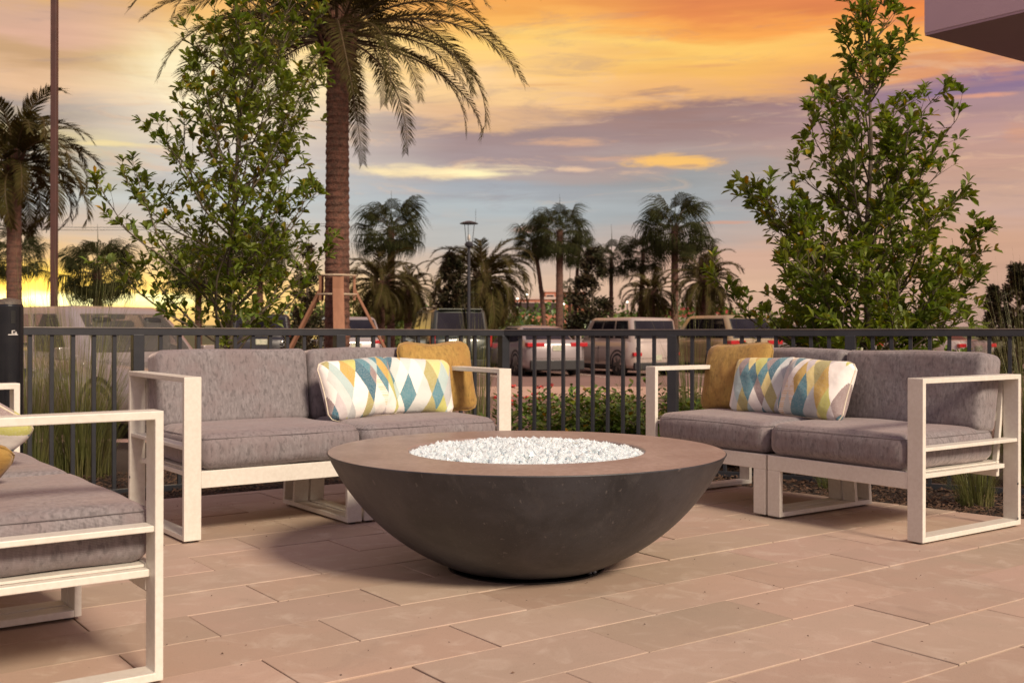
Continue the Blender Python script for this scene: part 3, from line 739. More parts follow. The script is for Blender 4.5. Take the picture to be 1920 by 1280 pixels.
# fire glass: a heap of crushed pieces
rg = random.Random(3); mb = MB()
def chip(mb, x, y, z, s, rr):
    vs = []
    ax = Matrix.Rotation(rr.uniform(0, 6.3), 3, 'X') @ Matrix.Rotation(rr.uniform(0, 6.3), 3, 'Z')
    for a in ((1, 0, 0), (-1, 0, 0), (0, 1, 0), (0, -1, 0), (0, 0, 1), (0, 0, -1)):
        q = ax @ (Vector(a)*s*rr.uniform(.55, 1.15)); vs.append((x+q.x, y+q.y, z+q.z))
    mb.add(vs, [(0, 2, 4), (2, 1, 4), (1, 3, 4), (3, 0, 4), (2, 0, 5), (1, 2, 5), (3, 1, 5), (0, 3, 5)])
nch = 0
while nch < 6200:
    a = rg.uniform(0, 2*pi); r = .440*sqrt(rg.random()); x, y = r*cos(a), r*sin(a)
    top = BH - .012 + .028*(1-(r/.44)**2) + .010*mn.noise(Vector((x*9, y*9, 0)))
    chip(mb, x, y, top - rg.random()**2*.03, rg.choice((rg.uniform(.007, .012), rg.uniform(.011, .020))), rg); nch += 1
# filler just under the chips so the pan does not show
o = mb.build('fire_glass', M_GLASSCHIP, None, loc=(BX, BY, 0))
tag(o, 'clear crushed fire glass heaped in the bowl', 'fire glass', kind='stuff')
mb = MB(); prof = [(.445, BH-.035)] + [(.44*(1-i/10)+.001, BH-.032 + .028*(1-(1-i/10)**2)) for i in range(0, 11)]
mb.lathe(prof, 48); mb.build('glass_bed', mat('fire_glass_bed', (0.7, 0.69, 0.67), 0.3, noise=(60, (0.5, 0.49, 0.47), 0.9), bump=(90, 1.0, 0.02)), root)
# one stray piece on the floor beside the base
mb = MB(); chip(mb, 0, 0, .010, .013, rg); chip(mb, .018, .006, .008, .009, rg)
x, y = G(1106, 1076); tag(mb.build('glass_chip', M_GLASSCHIP, loc=(x, y, 0)), 'stray clear glass chips lying at the foot of the fire bowl', 'glass chip')

# ------------------------------------------------------------------ fence
def fence(label, ox, oy, ang, spacing, gap, posts, count, zc_, slope, start_post):
    root = thing('fence', label, 'fence', (ox, oy, 0), R_(ang))
    D = 0.0; xs = []
    k = 0
    pos = 0.0; items = []
    for k in range(0, count+1):
        n = sum(1 for p in posts if p > 0 and k >= p)
        isp = k in posts
        n2 = sum(1 for p in posts if 0 < p < k)
        d = k*spacing + gap*(2*n2) + (gap if (not isp and k > 0) else (gap*2 if k > 0 else 0))
        items.append((d, isp))
    zt = lambda x: zc_ + slope*x
    ZB = -0.075
    hb = .0115
    base = None
    for d, isp in items:
        top = zt(d) - .045
        if isp:
            if d == 0 and not start_post: continue
            mb = MB(); mb.box(-.032, .032, -.032, .032, -.14, top+.004); mb.build('post', M_DARK, root, bevel=.003, loc=(d, 0, 0))
            mb = MB(); mb.box(-.055, .055, -.055, .055, -.10, -.088); mb.build('post_foot', M_DARK, root, bevel=.002, loc=(d, 0, 0))
        else:
            mb = MB(); mb.box(-hb, hb, -hb, hb, ZB+.03, top); mb.build('baluster', M_DARK, root, bevel=.0015, seg=1, loc=(d, 0, 0))
    Lx = items[-1][0]+.06
    def bar(name, w, z0, z1, x0=-.03, x1=None, m_=None):
        mb = MB(); x1 = Lx if x1 is None else x1; 
        a, b = slope*x0, slope*x1
        mb.add([(x0, -w, z0+a), (x1, -w, z0+b), (x1, w, z0+b), (x0, w, z0+a), (x0, -w, z1+a), (x1, -w, z1+b), (x1, w, z1+b), (x0, w, z1+a)],
               [(0, 3, 2, 1), (4, 5, 6, 7), (0, 1, 5, 4), (1, 2, 6, 5), (2, 3, 7, 6), (3, 0, 4, 7)])
        mb.build(name, m_ or M_DARK, root, bevel=.002)
    bar('top_rail', .026, zc_-.046, zc_-.0065); bar('rail_cap', .030, zc_-.0065, zc_, m_=M_CAP)
    prev = .032
    for i, (d, isp) in enumerate(items[1:], 1):
        if isp or i == len(items)-1:
            mb = MB(); x1 = d-.032 if isp else Lx
            mb.box(prev, x1, -.0175, .0175, ZB, ZB+.035); mb.build('bottom_rail', M_DARK, root, bevel=.002); prev = d+.032
    return root
fence('dark metal railing running from behind the bowl towards the left edge', -.0596, 7.998, 214.3, .11509, .0192, (0, 11, 22, 33), 46, .890, .0055, True)
fence('dark metal railing running from behind the bowl towards the right edge', -.0596, 7.998, -25.46, .1116, .0215, (0, 11, 21, 32), 46, .890, .005, False)

# ------------------------------------------------------------------ black bollard at the left edge
def bollard():
    Y = 5.15; p = at(16, 600, Y); r = .064
    root = thing('bollard', 'glossy black round bollard with slot and white mark at left edge', 'bollard', (p.x, Y, 0))
    mb = MB(); mb.lathe([(r, 0), (r, 1.005), (r-.003, 1.012), (r-.006, 1.014)], 48, cap=True); mb.build('shaft', M_BLACK, root, smooth_=False, bevel=0)
    for q in bpy.data.objects[-1:]: pass
    mb = MB(); mb.lathe([(r-.004, 1.014), (r-.006, 1.024), (r*.7, 1.036), (r*.3, 1.043), (.001, 1.045)], 40); mb.build('speckled_cap', M_GRILL, root, smooth_=True)
    mb = MB(); mb.lathe([(r+.004, 0), (r+.004, .02)], 48, cap=True); mb.build('base_collar', M_BLACK, root)
    # slot and mark on the side that faces the camera, right of centre
    th = R_(-48)
    def onface(mbx, w, z0, z1, rr, off=0):
        n = 6; vs = []
        for i in range(n+1):
            a = th + (off - w/2 + w*i/n)/r
            for z in (z0, z1): vs.append((rr*cos(a), rr*sin(a), z))
        fs = [(2*i, 2*i+2, 2*i+3, 2*i+1) for i in range(n)]; mbx.add(vs, fs)
    mb = MB(); onface(mb, .020, .925, .985, r+.0012); mb.build('slot', mat('slot_black', (0.002, 0.002, 0.002), .7, noise=(50, (.004, .004, .004), .5)), root)
    mb = MB(); onface(mb, .044, .872, .875, r+.0012, 0); onface(mb, .003, .875, .888, r+.0012, .012); onface(mb, .024, .878, .8805, r+.0012, .005); onface(mb, .003, .878, .893, r+.0012, -.005); onface(mb, .014, .8905, .893, r+.0012, .001)
    mb.build('printed_mark', M_MARK, root)
bollard()

# ------------------------------------------------------------------ near trees
LEAFV = []
def leaf_geo(L=.084, W=.034):
    # obovate leaf, folded on the midrib, drooping tip; along +x
    pts = [(0, 0, 0), (.35*L, 0, -.002), (.72*L, 0, -.004), (L, 0, -.010)]
    l = [(.35*L, .40*W, .004), (.72*L, .5*W, .004)]; r = [(.35*L, -.40*W, .004), (.72*L, -.5*W, .004)]
    v = pts + l + r
    f = [(0, 1, 4), (1, 2, 5, 4), (2, 3, 5), (0, 6, 1), (1, 6, 7, 2), (2, 7, 3)]
    return [Vector(p) for p in v], f
LV, LF = leaf_geo()
def make_tree(label, base, trunk_pts, env, zlo, ztop, nb, seed, trunk_r, name, lsc=1.0, ndens=1.0, dlow=1.0):
    rr = random.Random(seed)
    root = thing(name, label, 'tree', base)
    tp = [Vector(p) for p in trunk_pts]
    def trunk_at(z):
        for i in range(len(tp)-1):
            if tp[i].z <= z <= tp[i+1].z:
                f = (z-tp[i].z)/(tp[i+1].z-tp[i].z); return tp[i].lerp(tp[i+1], f)
        return tp[-1].copy() if z > tp[-1].z else tp[0].copy()
    zs = [tp[0].z + (tp[-1].z-tp[0].z)*i/26 for i in range(27)]
    mb = MB(); mb.tube([trunk_at(z)+Vector((mn.noise(Vector((z*3, seed, 0)))*.012, mn.noise(Vector((z*3, seed, 5)))*.012, 0)) for z in zs],
                       [trunk_r*(1-.86*(i/26)**.9)*(1.25 if i == 0 else 1) for i in range(27)], 10)
    mb.build('trunk', M_BARK, root, smooth_=True)
    bmb = MB(); leaves = []
    def twig(p, d, L, r0, lv):
        n = max(3, int(L/.07)); pts = [p.copy()]; q = p.copy(); dd = d.copy()
        for i in range(n):
            dd = (dd + Vector((rr.gauss(0, .10), rr.gauss(0, .10), rr.gauss(.045, .07)))).normalized(); q = q + dd*L/n; pts.append(q.copy())
        bmb.tube(pts, [max(.0012, r0*(1-.8*i/n)) for i in range(n+1)], 5 if lv < 2 else 4, cap=False)
        return pts, dd
    def rosette(p, d, k):
        for i in range(k):
            a = i*2.4 + rr.uniform(0, 1)
            x = d.cross(Vector((0, 0, 1))); 
            if x.length < .05: x = Vector((1, 0, 0))
            x.normalize(); y = x.cross(d)
            dirr = (d*rr.uniform(.25, .95) + (x*cos(a)+y*sin(a))*rr.uniform(.5, .9) + Vector((0, 0, .12))).normalized()
            leaves.append((p - d*rr.uniform(0, .03), dirr, lsc*rr.choice((rr.uniform(.5, .9), rr.uniform(.85, 1.25))), rr.random(), rr.uniform(-.6, .6)))
    ga = rr.uniform(0, 6)
    for i in range(nb):
        f = (i+.5)/nb; z = zlo + (ztop-zlo)*f**1.05
        ga += 2.39996 + rr.uniform(-.3, .3)
        dirv = Vector((cos(ga), sin(ga), 0))
        R = env(z, dirv.x)*rr.uniform(.80, 1.18)*(1.10 - .1*f)
        if R < .05: continue
        elv = R_(rr.uniform(28, 48) + 18*f)
        start = trunk_at(max(z - R*math.tan(elv)*.65, tp[0].z+.35*(1-f)+.2*f))
        end = trunk_at(z)+dirv*R; end.z = z + rr.uniform(-.05, .10)
        d = (end-start); L = d.length; d.normalize()
        pts, dd = twig(start, d, L*.95, .011*(1-.6*f)+.002, 0)
        m = len(pts)
        ns = int((L/.052)*ndens*(dlow if f < .42 else 1))
        for j in range(ns):
            t = .16 + .84*(j+rr.random())/ns; k = min(m-2, int(t*(m-1))); p = pts[k].lerp(pts[k+1], t*(m-1)-k)
            loc_d = (pts[k+1]-pts[k]).normalized()
            sd = (loc_d*.75 + Vector((rr.gauss(0, .7), rr.gauss(0, .7), rr.gauss(.25, .5)))).normalized()
            tl = rr.uniform(.10, .30)*(1.15-.5*t)*min(1, .45+R)
            pp, d2 = twig(p, sd, tl, .0028, 2)
            if rr.random() < .88: rosette(pp[-1], d2, rr.randint(5, 8))
            for q in pp[1:-1]:
                if rr.random() < .6: rosette(q, d2, rr.randint(1, 3))
        rosette(pts[-1], dd, 8)
    bmb.build('branches', M_BARK, root, smooth_=True)
    # the 300 leaves nearest the camera are objects, the rest one crown
    b = Vector(base); leaves.sort(key=lambda q: (q[0]+b).length)
    print(name, 'leaves', len(leaves))
    def tintc(t, u):
        if t < .008: return (2.2, 1.0, .5, 1)
        if t < .05: return (1.9, 1.2, .5, 1)
        return (1.0+.25*(u-.5), 1.0, .9, 1)
    def basis(dv, roll):
        x = dv.normalized(); y = Vector((0, 0, 1)).cross(x)
        if y.length < .05: y = Vector((1, 0, 0)).cross(x)
        y.normalize(); z = x.cross(y)
        return Matrix((x, y, z)).transposed() @ Matrix.Rotation(roll, 3, 'X')
    protos = []
    for tn in ((1.08, 1.0, .9, 1), (.92, 1.0, .9, 1), (1.9, 1.2, .5, 1)):
        m1 = MB(); m1.tint = tn; m1.add(LV, LF); protos.append(m1.mesh('leaf', M_LEAF))
    for (p, dv, s, t, roll) in leaves[:290]:
        me = protos[2] if t < .03 else protos[int(t*100) % 2]
        o = link('leaf', me, root); o.matrix_local = Matrix.Translation(p) @ basis(dv, roll).to_4x4() @ Matrix.Scale(s, 4)
    cm = MB()
    for (p, dv, s, t, roll) in leaves[290:]:
        B_ = basis(dv, roll); cm.tint = tintc(t, (t*37) % 1)
        cm.add([p + B_ @ (v*s) for v in LV], LF)
    tag(cm.build('crown', M_LEAF, root), kind='stuff')
    return root

def env_from(tab):
    tab = sorted(tab)
    def e(z, sx):
        for i in range(len(tab)-1):
            if tab[i][0] <= z <= tab[i+1][0]:
                f = (z-tab[i][0])/(tab[i+1][0]-tab[i][0])
                l = tab[i][1]*(1-f)+tab[i+1][1]*f; r = tab[i][2]*(1-f)+tab[i+1][2]*f
                return l*(1-sx)/2 + r*(1+sx)/2
        return tab[-1][1] if z > tab[-1][0] else tab[0][1]
    return e
YT = 7.95; s_ = YT/2070; zz = lambda v: .92+(610-v)*s_ + .09
tabR = [(zz(v), l*s_, r*s_) for v, l, r in ((680, 180, 165), (620, 262, 225), (540, 278, 240), (450, 255, 285), (380, 250, 180), (300, 225, 175), (230, 165, 175), (185, 150, 165), (150, 40, 45), (100, 62, 78), (20, 66, 66), (-40, 34, 34))]
pR = at(1628, 610, YT)
make_tree('leafy young evergreen tree standing behind the right sofa', (pR.x, YT, -.09),
          [(0, 0, 0), (.0, 0, .9), (-.01, .01, 1.6), (.02, 0, 2.3), (.0, 0, 3.0), (.02, 0, zz(-30))], env_from(tabR), zz(668), zz(-25), 82, 21, .034, 'evergreen_tree', ndens=.72, lsc=1.0, dlow=1.85)
YT = 8.6; s_ = YT/2070
tabL = [(zz(v), l*s_, r*s_) for v, l, r in ((650, 90, 80), (600, 150, 150), (540, 215, 170), (440, 300, 178), (380, 290, 185), (300, 210, 190), (220, 178, 195), (150, 165, 175), (80, 165, 160), (0, 160, 135), (-50, 120, 100), (-100, 60, 60))]
pL = at(430, 610, YT)
make_tree('airy young tree with thin curved trunk standing behind the left sofa', (pL.x, YT, -.09),
          [(0, 0, 0), (.0, 0, 1.1), (.02, 0, 1.7), (.06, 0, 2.3), (.07, .02, 2.65), (.22, .04, 3.0), (.30, 0, zz(-90))], env_from(tabL), zz(585), zz(-80), 64, 44, .033, 'young_tree', ndens=.92, lsc=.92)

# ------------------------------------------------------------------ palms
def date_frond(seed, L=3.0, arch=1.0, nl=46, ll=.42, wide=.022):
    rr = random.Random(seed); m = MB(); m.m = 1
    pts = []; ang = R_(0)
    n = 16; p = Vector((0, 0, 0)); pts = [p.copy()]; a = 0.35
    for i in range(n):
        a -= arch*(0.055 + .012*i); p = p + Vector((cos(a), 0, sin(a)))*L/n; pts.append(p.copy())
    m.tube(pts, [max(.004, .028*(1-i/n*.9)) for i in range(n+1)], 5, cap=False)
    m.m = 0
    for j in range(nl):
        t = .14 + .86*j/(nl-1); k = min(n-1, int(t*n)); q = pts[k].lerp(pts[k+1], t*n-k); d = (pts[k+1]-pts[k]).normalized()
        up = Vector((0, 1, 0)).cross(d)*-1
        if up.z < 0: up = -up
        l = ll*(1-.55*abs(t-.45)*1.5)*(1 if t < .9 else .6)*rr.uniform(.85, 1.1)
        for s in (1, -1):
            dv = (d*(.55+.5*t) + Vector((0, s, 0))*rr.uniform(.65, .9) + up*rr.uniform(.05, .35)).normalized()
            e1 = q + dv*l*.55; dv2 = (dv + Vector((0, 0, -rr.uniform(.25, .6)))).normalized(); e2 = e1 + dv2*l*.45
            wv = d*wide*.5
            m.add([q-wv*.6, q+wv*.6, e1+wv, e1-wv, e2], [(0, 1, 2, 3), (3, 2, 4)])
    return m.mesh('frond', [M_FROND, M_PETIOLE])
def fan_frond(seed, stem=1.05, fan=.95, n=30, droop=.9):
    rr = random.Random(seed); m = MB(); m.m = 1
    pts = [Vector((stem*t, 0, .10*sin(t*pi)*stem - .10*t*t)) for t in (0, .25, .5, .75, 1)]
    m.tube(pts, [.020, .016, .013, .011, .009], 4, cap=False)
    m.m = 0; c = pts[-1]
    for i in range(n):
        a = R_(-115 + 230*i/(n-1)); l = fan*(1-.25*abs(a)/2.0)*rr.uniform(.85, 1.1)
        d = Vector((cos(a), sin(a), .25-.2*abs(a)/2)).normalized(); w = Vector((-sin(a), cos(a), 0))*.024
        e1 = c + d*l*.50; e2 = e1 + (d*.45 + Vector((0, 0, -.55*droop))).normalized()*l*.30; e3 = e2 + Vector((d.x*.08, d.y*.08, -1))*l*.45*droop*rr.uniform(.7, 1.3)
        m.add([c, e1-w, e1+w, e2-w*.8, e2+w*.8, e3], [(0, 2, 1), (1, 2, 4, 3), (3, 4, 5)])
    return m.mesh('frond', [M_FAN, M_PETIOLE])
DATE_NEAR = [date_frond(1, 3.3, .66, 76, .50, .030), date_frond(2, 3.2, .85, 74, .48, .030), date_frond(3, 3.0, .52, 70, .46, .030)]
DATE_FAR = [date_frond(11, 2.7, .85, 60, .55, .055), date_frond(12, 2.6, 1.05, 56, .52, .055)]
FANS = [fan_frond(21, 1.0, 1.05, 30, 1.15), fan_frond(22, .9, 1.1, 28, 1.3), fan_frond(23, 1.1, .95, 30, 1.0)]
def trunk_mesh(h, r0, r1, rings, seed, mat_, n=14, bump=.10, lean=0.0):
    m = MB(); N = rings*3; pts = []; vs = []; rr = random.Random(seed)
    for i in range(N+1):
        t = i/N; ph = (t*rings) % 1; r = (r0*(1-t)+r1*t)*(1+bump*(1-ph)*.9)*(1+.25*max(0, .06-t)*6)
        for k in range(n):
            a = 2*pi*k/n + .3*i*.33
            jj = 1 + bump*.5*mn.noise(Vector((cos(a)*3, sin(a)*3, t*rings*1.2+seed)))
            vs.append((lean*t*t*h + r*jj*cos(a), r*jj*sin(a), h*t))
    fs = [(i*n+k, i*n+(k+1) % n, (i+1)*n+(k+1) % n, (i+1)*n+k) for i in range(N) for k in range(n)]
    fs.append(tuple(range(N*n, N*n+n))); m.add(vs, fs)
    return m.mesh('trunk', mat_, False)
def palm(kind, label, u, vtop, Y, size, zbase, r, nf, seed, group, lean=0.0, near=False, lo=-35, hi=80):
    rr = random.Random(seed); p = at(u, vtop, Y); h = p.z - zbase
    if kind == 'fan': nf = int(nf*1.35); size *= 1.06
    root = thing('date_palm' if kind == 'date' else 'fan_palm', label, 'palm tree', (p.x - lean*h, Y, zbase), rr.uniform(0, .1), group)
    root.rotation_euler = (0, 0, 0)
    link('trunk', trunk_mesh(h, r, r*.82, max(8, int(h*(9 if near else 5))), seed, M_PALMBARK if near else M_FARBARK, 20 if near else 10, .14 if near else .10, lean), root)
    protos = (DATE_NEAR if near else DATE_FAR) if kind == 'date' else FANS
    if kind == 'date':   # swollen crown base of cut boots
        m = MB(); n = 22
        for i in range(90 if near else 34):
            a = i*2.4; t = (i/90 if near else i/34); z0 = h - .75*size + .80*size*t; rb = r*(1.0+.35*sin(t*2.2))
            q = Vector((lean*h + rb*cos(a)*.9, rb*sin(a)*.9, z0)); d = Vector((cos(a)*.45, sin(a)*.45, 1)).normalized(); sd = Vector((-sin(a), cos(a), 0))*.055*size
            e = q + d*.28*size; m.add([q-sd, q+sd, e+sd*.6, e-sd*.6, q+Vector((cos(a), sin(a), 0))*.05], [(0, 1, 2, 3), (0, 4, 1), (4, 2, 1), (4, 3, 2), (0, 3, 4)])
        m.build('crown_base', M_PALMBARK if near else M_FARBARK, root)
    top = Vector((lean*h, 0, h))
    for i in range(nf):
        t = (i+.5)/nf; el = R_(hi + (lo-hi)*t**.75 + rr.uniform(-6, 6)); a = i*2.39996 + rr.uniform(-.25, .25)
        sc = size*rr.uniform(.85, 1.08)*(1 if t < .8 else .9)*(rr.uniform(.72, 1.0) if kind == 'fan' else 1)
        o = link('frond', protos[i % len(protos)], root)
        Mx = Matrix.Translation(top + Vector((cos(a)*r*.5, sin(a)*r*.5, -.30*size*t))) @ Matrix.Rotation(a, 4, 'Z') @ Matrix.Rotation(-el + R_(10), 4, 'Y') @ Matrix.Rotation(rr.uniform(-.3, .3), 4, 'X') @ Matrix.Scale(sc, 4)
        o.matrix_local = Mx
    if kind == 'fan' :
        m = MB(); m.tube([top+Vector((0, 0, -.1)), top+Vector((.02, 0, .9)), top+Vector((0, 0, 1.5))], [.02, .014, .004], 5); m.build('spear_leaf', M_FAN, root)
    return root

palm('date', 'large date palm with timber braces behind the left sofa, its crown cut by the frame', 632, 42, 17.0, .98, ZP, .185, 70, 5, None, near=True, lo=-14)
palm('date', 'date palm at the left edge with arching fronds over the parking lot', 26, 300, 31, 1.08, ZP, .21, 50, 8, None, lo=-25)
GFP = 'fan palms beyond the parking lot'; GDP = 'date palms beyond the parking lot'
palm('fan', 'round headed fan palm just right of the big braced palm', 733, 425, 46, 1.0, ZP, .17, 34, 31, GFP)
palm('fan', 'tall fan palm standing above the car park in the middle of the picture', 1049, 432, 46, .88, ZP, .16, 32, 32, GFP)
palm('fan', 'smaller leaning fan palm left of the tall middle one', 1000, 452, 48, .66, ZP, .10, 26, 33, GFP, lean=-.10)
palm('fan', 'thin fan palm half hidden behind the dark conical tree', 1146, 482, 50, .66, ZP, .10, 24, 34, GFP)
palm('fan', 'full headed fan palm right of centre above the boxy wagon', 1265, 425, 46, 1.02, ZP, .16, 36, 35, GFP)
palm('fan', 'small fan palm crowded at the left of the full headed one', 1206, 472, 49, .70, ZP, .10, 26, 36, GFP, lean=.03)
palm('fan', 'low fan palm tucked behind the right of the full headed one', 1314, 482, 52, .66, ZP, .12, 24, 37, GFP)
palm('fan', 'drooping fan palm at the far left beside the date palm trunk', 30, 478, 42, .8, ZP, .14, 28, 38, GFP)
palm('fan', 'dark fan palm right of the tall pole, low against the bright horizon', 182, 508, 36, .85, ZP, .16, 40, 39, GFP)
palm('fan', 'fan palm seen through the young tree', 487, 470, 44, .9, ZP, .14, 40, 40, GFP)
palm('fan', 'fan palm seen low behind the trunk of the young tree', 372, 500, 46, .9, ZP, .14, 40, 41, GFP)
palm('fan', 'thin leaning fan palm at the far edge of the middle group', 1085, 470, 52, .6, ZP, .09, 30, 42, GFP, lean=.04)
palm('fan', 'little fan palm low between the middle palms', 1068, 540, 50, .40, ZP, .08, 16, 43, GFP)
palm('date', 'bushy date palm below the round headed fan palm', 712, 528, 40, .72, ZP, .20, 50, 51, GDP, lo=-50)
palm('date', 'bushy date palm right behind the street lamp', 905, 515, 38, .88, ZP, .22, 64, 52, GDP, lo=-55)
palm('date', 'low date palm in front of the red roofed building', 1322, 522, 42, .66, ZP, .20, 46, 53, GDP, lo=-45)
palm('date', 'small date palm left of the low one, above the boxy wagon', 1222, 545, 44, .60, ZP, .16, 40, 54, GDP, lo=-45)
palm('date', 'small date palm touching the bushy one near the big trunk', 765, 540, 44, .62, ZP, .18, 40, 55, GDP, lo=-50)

# timber braces on the near palm
def brace():
    p = at(632, 610, 17.0); cx_, cy_ = p.x, 17.0
    root = thing('palm_brace', 'timber prop frame strapped round the big date palm', 'tree support', (cx_, cy_, ZP))
    zt = 1.62-ZP; rt = .25
    for k, (a, sp) in enumerate(((-78, .95), (12, 1.10), (168, 1.15), (95, 1.0))):
        a = R_(a); d = Vector((cos(a), sin(a), 0)); sd = Vector((-sin(a), cos(a), 0))*.045
        top = d*rt + Vector((0, 0, zt+.05-.22)); ft = d*sp*1.15 + Vector((0, 0, 0))
        w = .085 if k == 0 else .06
        sd = Vector((-sin(a), cos(a), 0))*w; th = Vector((0, 0, .05)) + d*.02
        m = MB(); m.add([ft-sd, ft+sd, ft+sd+th, ft-sd+th, top-sd, top+sd, top+sd+th, top-sd+th], [(0, 3, 2, 1), (4, 5, 6, 7), (0, 1, 5, 4), (1, 2, 6, 5), (2, 3, 7, 6), (3, 0, 4, 7)])
        m.build('prop', M_TIMBER, root, bevel=.006)
        m = MB(); q = d*(rt-.01)
        m.add([q-sd+Vector((0, 0, zt-.32)), q+sd+Vector((0, 0, zt-.32)), q+sd+d*.04+Vector((0, 0, zt-.32)), q-sd+d*.04+Vector((0, 0, zt-.32)), q-sd+Vector((0, 0, zt+.08)), q+sd+Vector((0, 0, zt+.08)), q+sd+d*.04+Vector((0, 0, zt+.08)), q-sd+d*.04+Vector((0, 0, zt+.08))],
              [(0, 3, 2, 1), (4, 5, 6, 7), (0, 1, 5, 4), (1, 2, 6, 5), (2, 3, 7, 6), (3, 0, 4, 7)])
        m.build('batten', M_TIMBER, root, bevel=.005)
    for z in (zt-.24, zt+.05):
        m = MB(); m.lathe([(.305, z), (.312, z+.012), (.305, z+.025)], 20); m.build('strap', M_STRAP, root)
brace()

# ------------------------------------------------------------------ conical broadleaf trees and bushes
def leaf_mass(mb, n, shape, seed, L, W, out=.7):
    rr = random.Random(seed)
    for i in range(n):
        p, nrm = shape(rr); d = (nrm*out + Vector((rr.gauss(0, .6), rr.gauss(0, .6), rr.gauss(.1, .6)))).normalized()
        s = d.cross(Vector((rr.gauss(0, 1), rr.gauss(0, 1), 1))).normalized()*W*rr.uniform(.7, 1.2)*.5
        l = L*rr.uniform(.7, 1.3); m1 = p + d*l*.55; e = p + d*l + Vector((0, 0, -.1*l))
        mb.add([p, m1+s, e, m1-s], [(0, 1, 2), (0, 2, 3)])
def cone_tree(label, u, vt, Y, w, seed, n=5200, name='magnolia_tree', m=M_MAG, L=.17, W=.075, group='dark conical trees beyond the fence', vb=None):
    p = at(u, vt, Y); H = p.z-ZP
    root = thing(name, label, 'tree', (p.x, Y, ZP), 0, group)
    mb = MB(); mb.tube([(0, 0, 0), (.02, 0, H*.5), (0, .02, H*.93)], [.07, .045, .008], 8); 
    rr = random.Random(seed)
    for i in range(26):
        z = H*(.12+.75*i/26); a = i*2.4; r = w*(1-z/H)**.8*1.0
        mb.tube([(0, 0, z), (r*.5*cos(a), r*.5*sin(a), z+r*.35), (r*cos(a)*.9, r*sin(a)*.9, z+r*.6)], [.02, .012, .004], 4, cap=False)
    mb.build('trunk', M_BARK, root)
    cl = [(rr.uniform(.06, .97), rr.uniform(0, 6.28), rr.uniform(.5, 1.0)) for _ in range(70)]
    def shape(r2):
        t, a, q = cl[r2.randrange(len(cl))]; z = H*t; r = w*(1-t)**.75*(.55+.45*min(1, t*6))*q
        c = Vector((r*cos(a), r*sin(a), z)); g = Vector((r2.gauss(0, 1), r2.gauss(0, 1), r2.gauss(0, 1)))*.13*(w/1.0)*(1.15-t*.7)
        return c+g, (Vector((cos(a), sin(a), .5))).normalized()
    cm = MB(); leaf_mass(cm, n, shape, seed, L, W); tag(cm.build('crown', m, root), kind='stuff')
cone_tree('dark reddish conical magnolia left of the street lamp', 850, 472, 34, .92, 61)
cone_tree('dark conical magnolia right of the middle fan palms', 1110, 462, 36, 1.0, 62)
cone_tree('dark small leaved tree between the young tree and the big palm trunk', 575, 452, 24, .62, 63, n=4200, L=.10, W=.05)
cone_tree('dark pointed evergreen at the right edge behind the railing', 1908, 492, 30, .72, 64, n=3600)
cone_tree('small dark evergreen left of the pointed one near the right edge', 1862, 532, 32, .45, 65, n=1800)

def shrub_row():
    rr = random.Random(7); mb = MB()
    spots = []
    for i in range(95):
        u = rr.uniform(560, 1480); Y = rr.uniform(56, 70); spots.append((at(u, 610, Y).x, Y, rr.choice((.9, 1.3, 1.8, 2.4))*rr.uniform(.85, 1.15)))
    for (x, y, h) in spots:
        def shape(r2):
            a = r2.uniform(0, 6.28); e = r2.uniform(0, 1.5); r = h*r2.uniform(.75, 1.0)
            n = Vector((cos(a)*cos(e)*1.2, sin(a)*cos(e), sin(e))); return Vector((x, y, ZP)) + n*r, n
        mb.tint = (rr.uniform(.6, 1.0), rr.uniform(.6, .9), .8, 1)
        leaf_mass(mb, 260, shape, rr.randint(0, 999), .30, .20)
    tag(mb.build('distant_shrubbery', M_SHRUB), 'band of dark green shrubs beyond the parked cars', 'shrubbery', kind='stuff')
shrub_row()

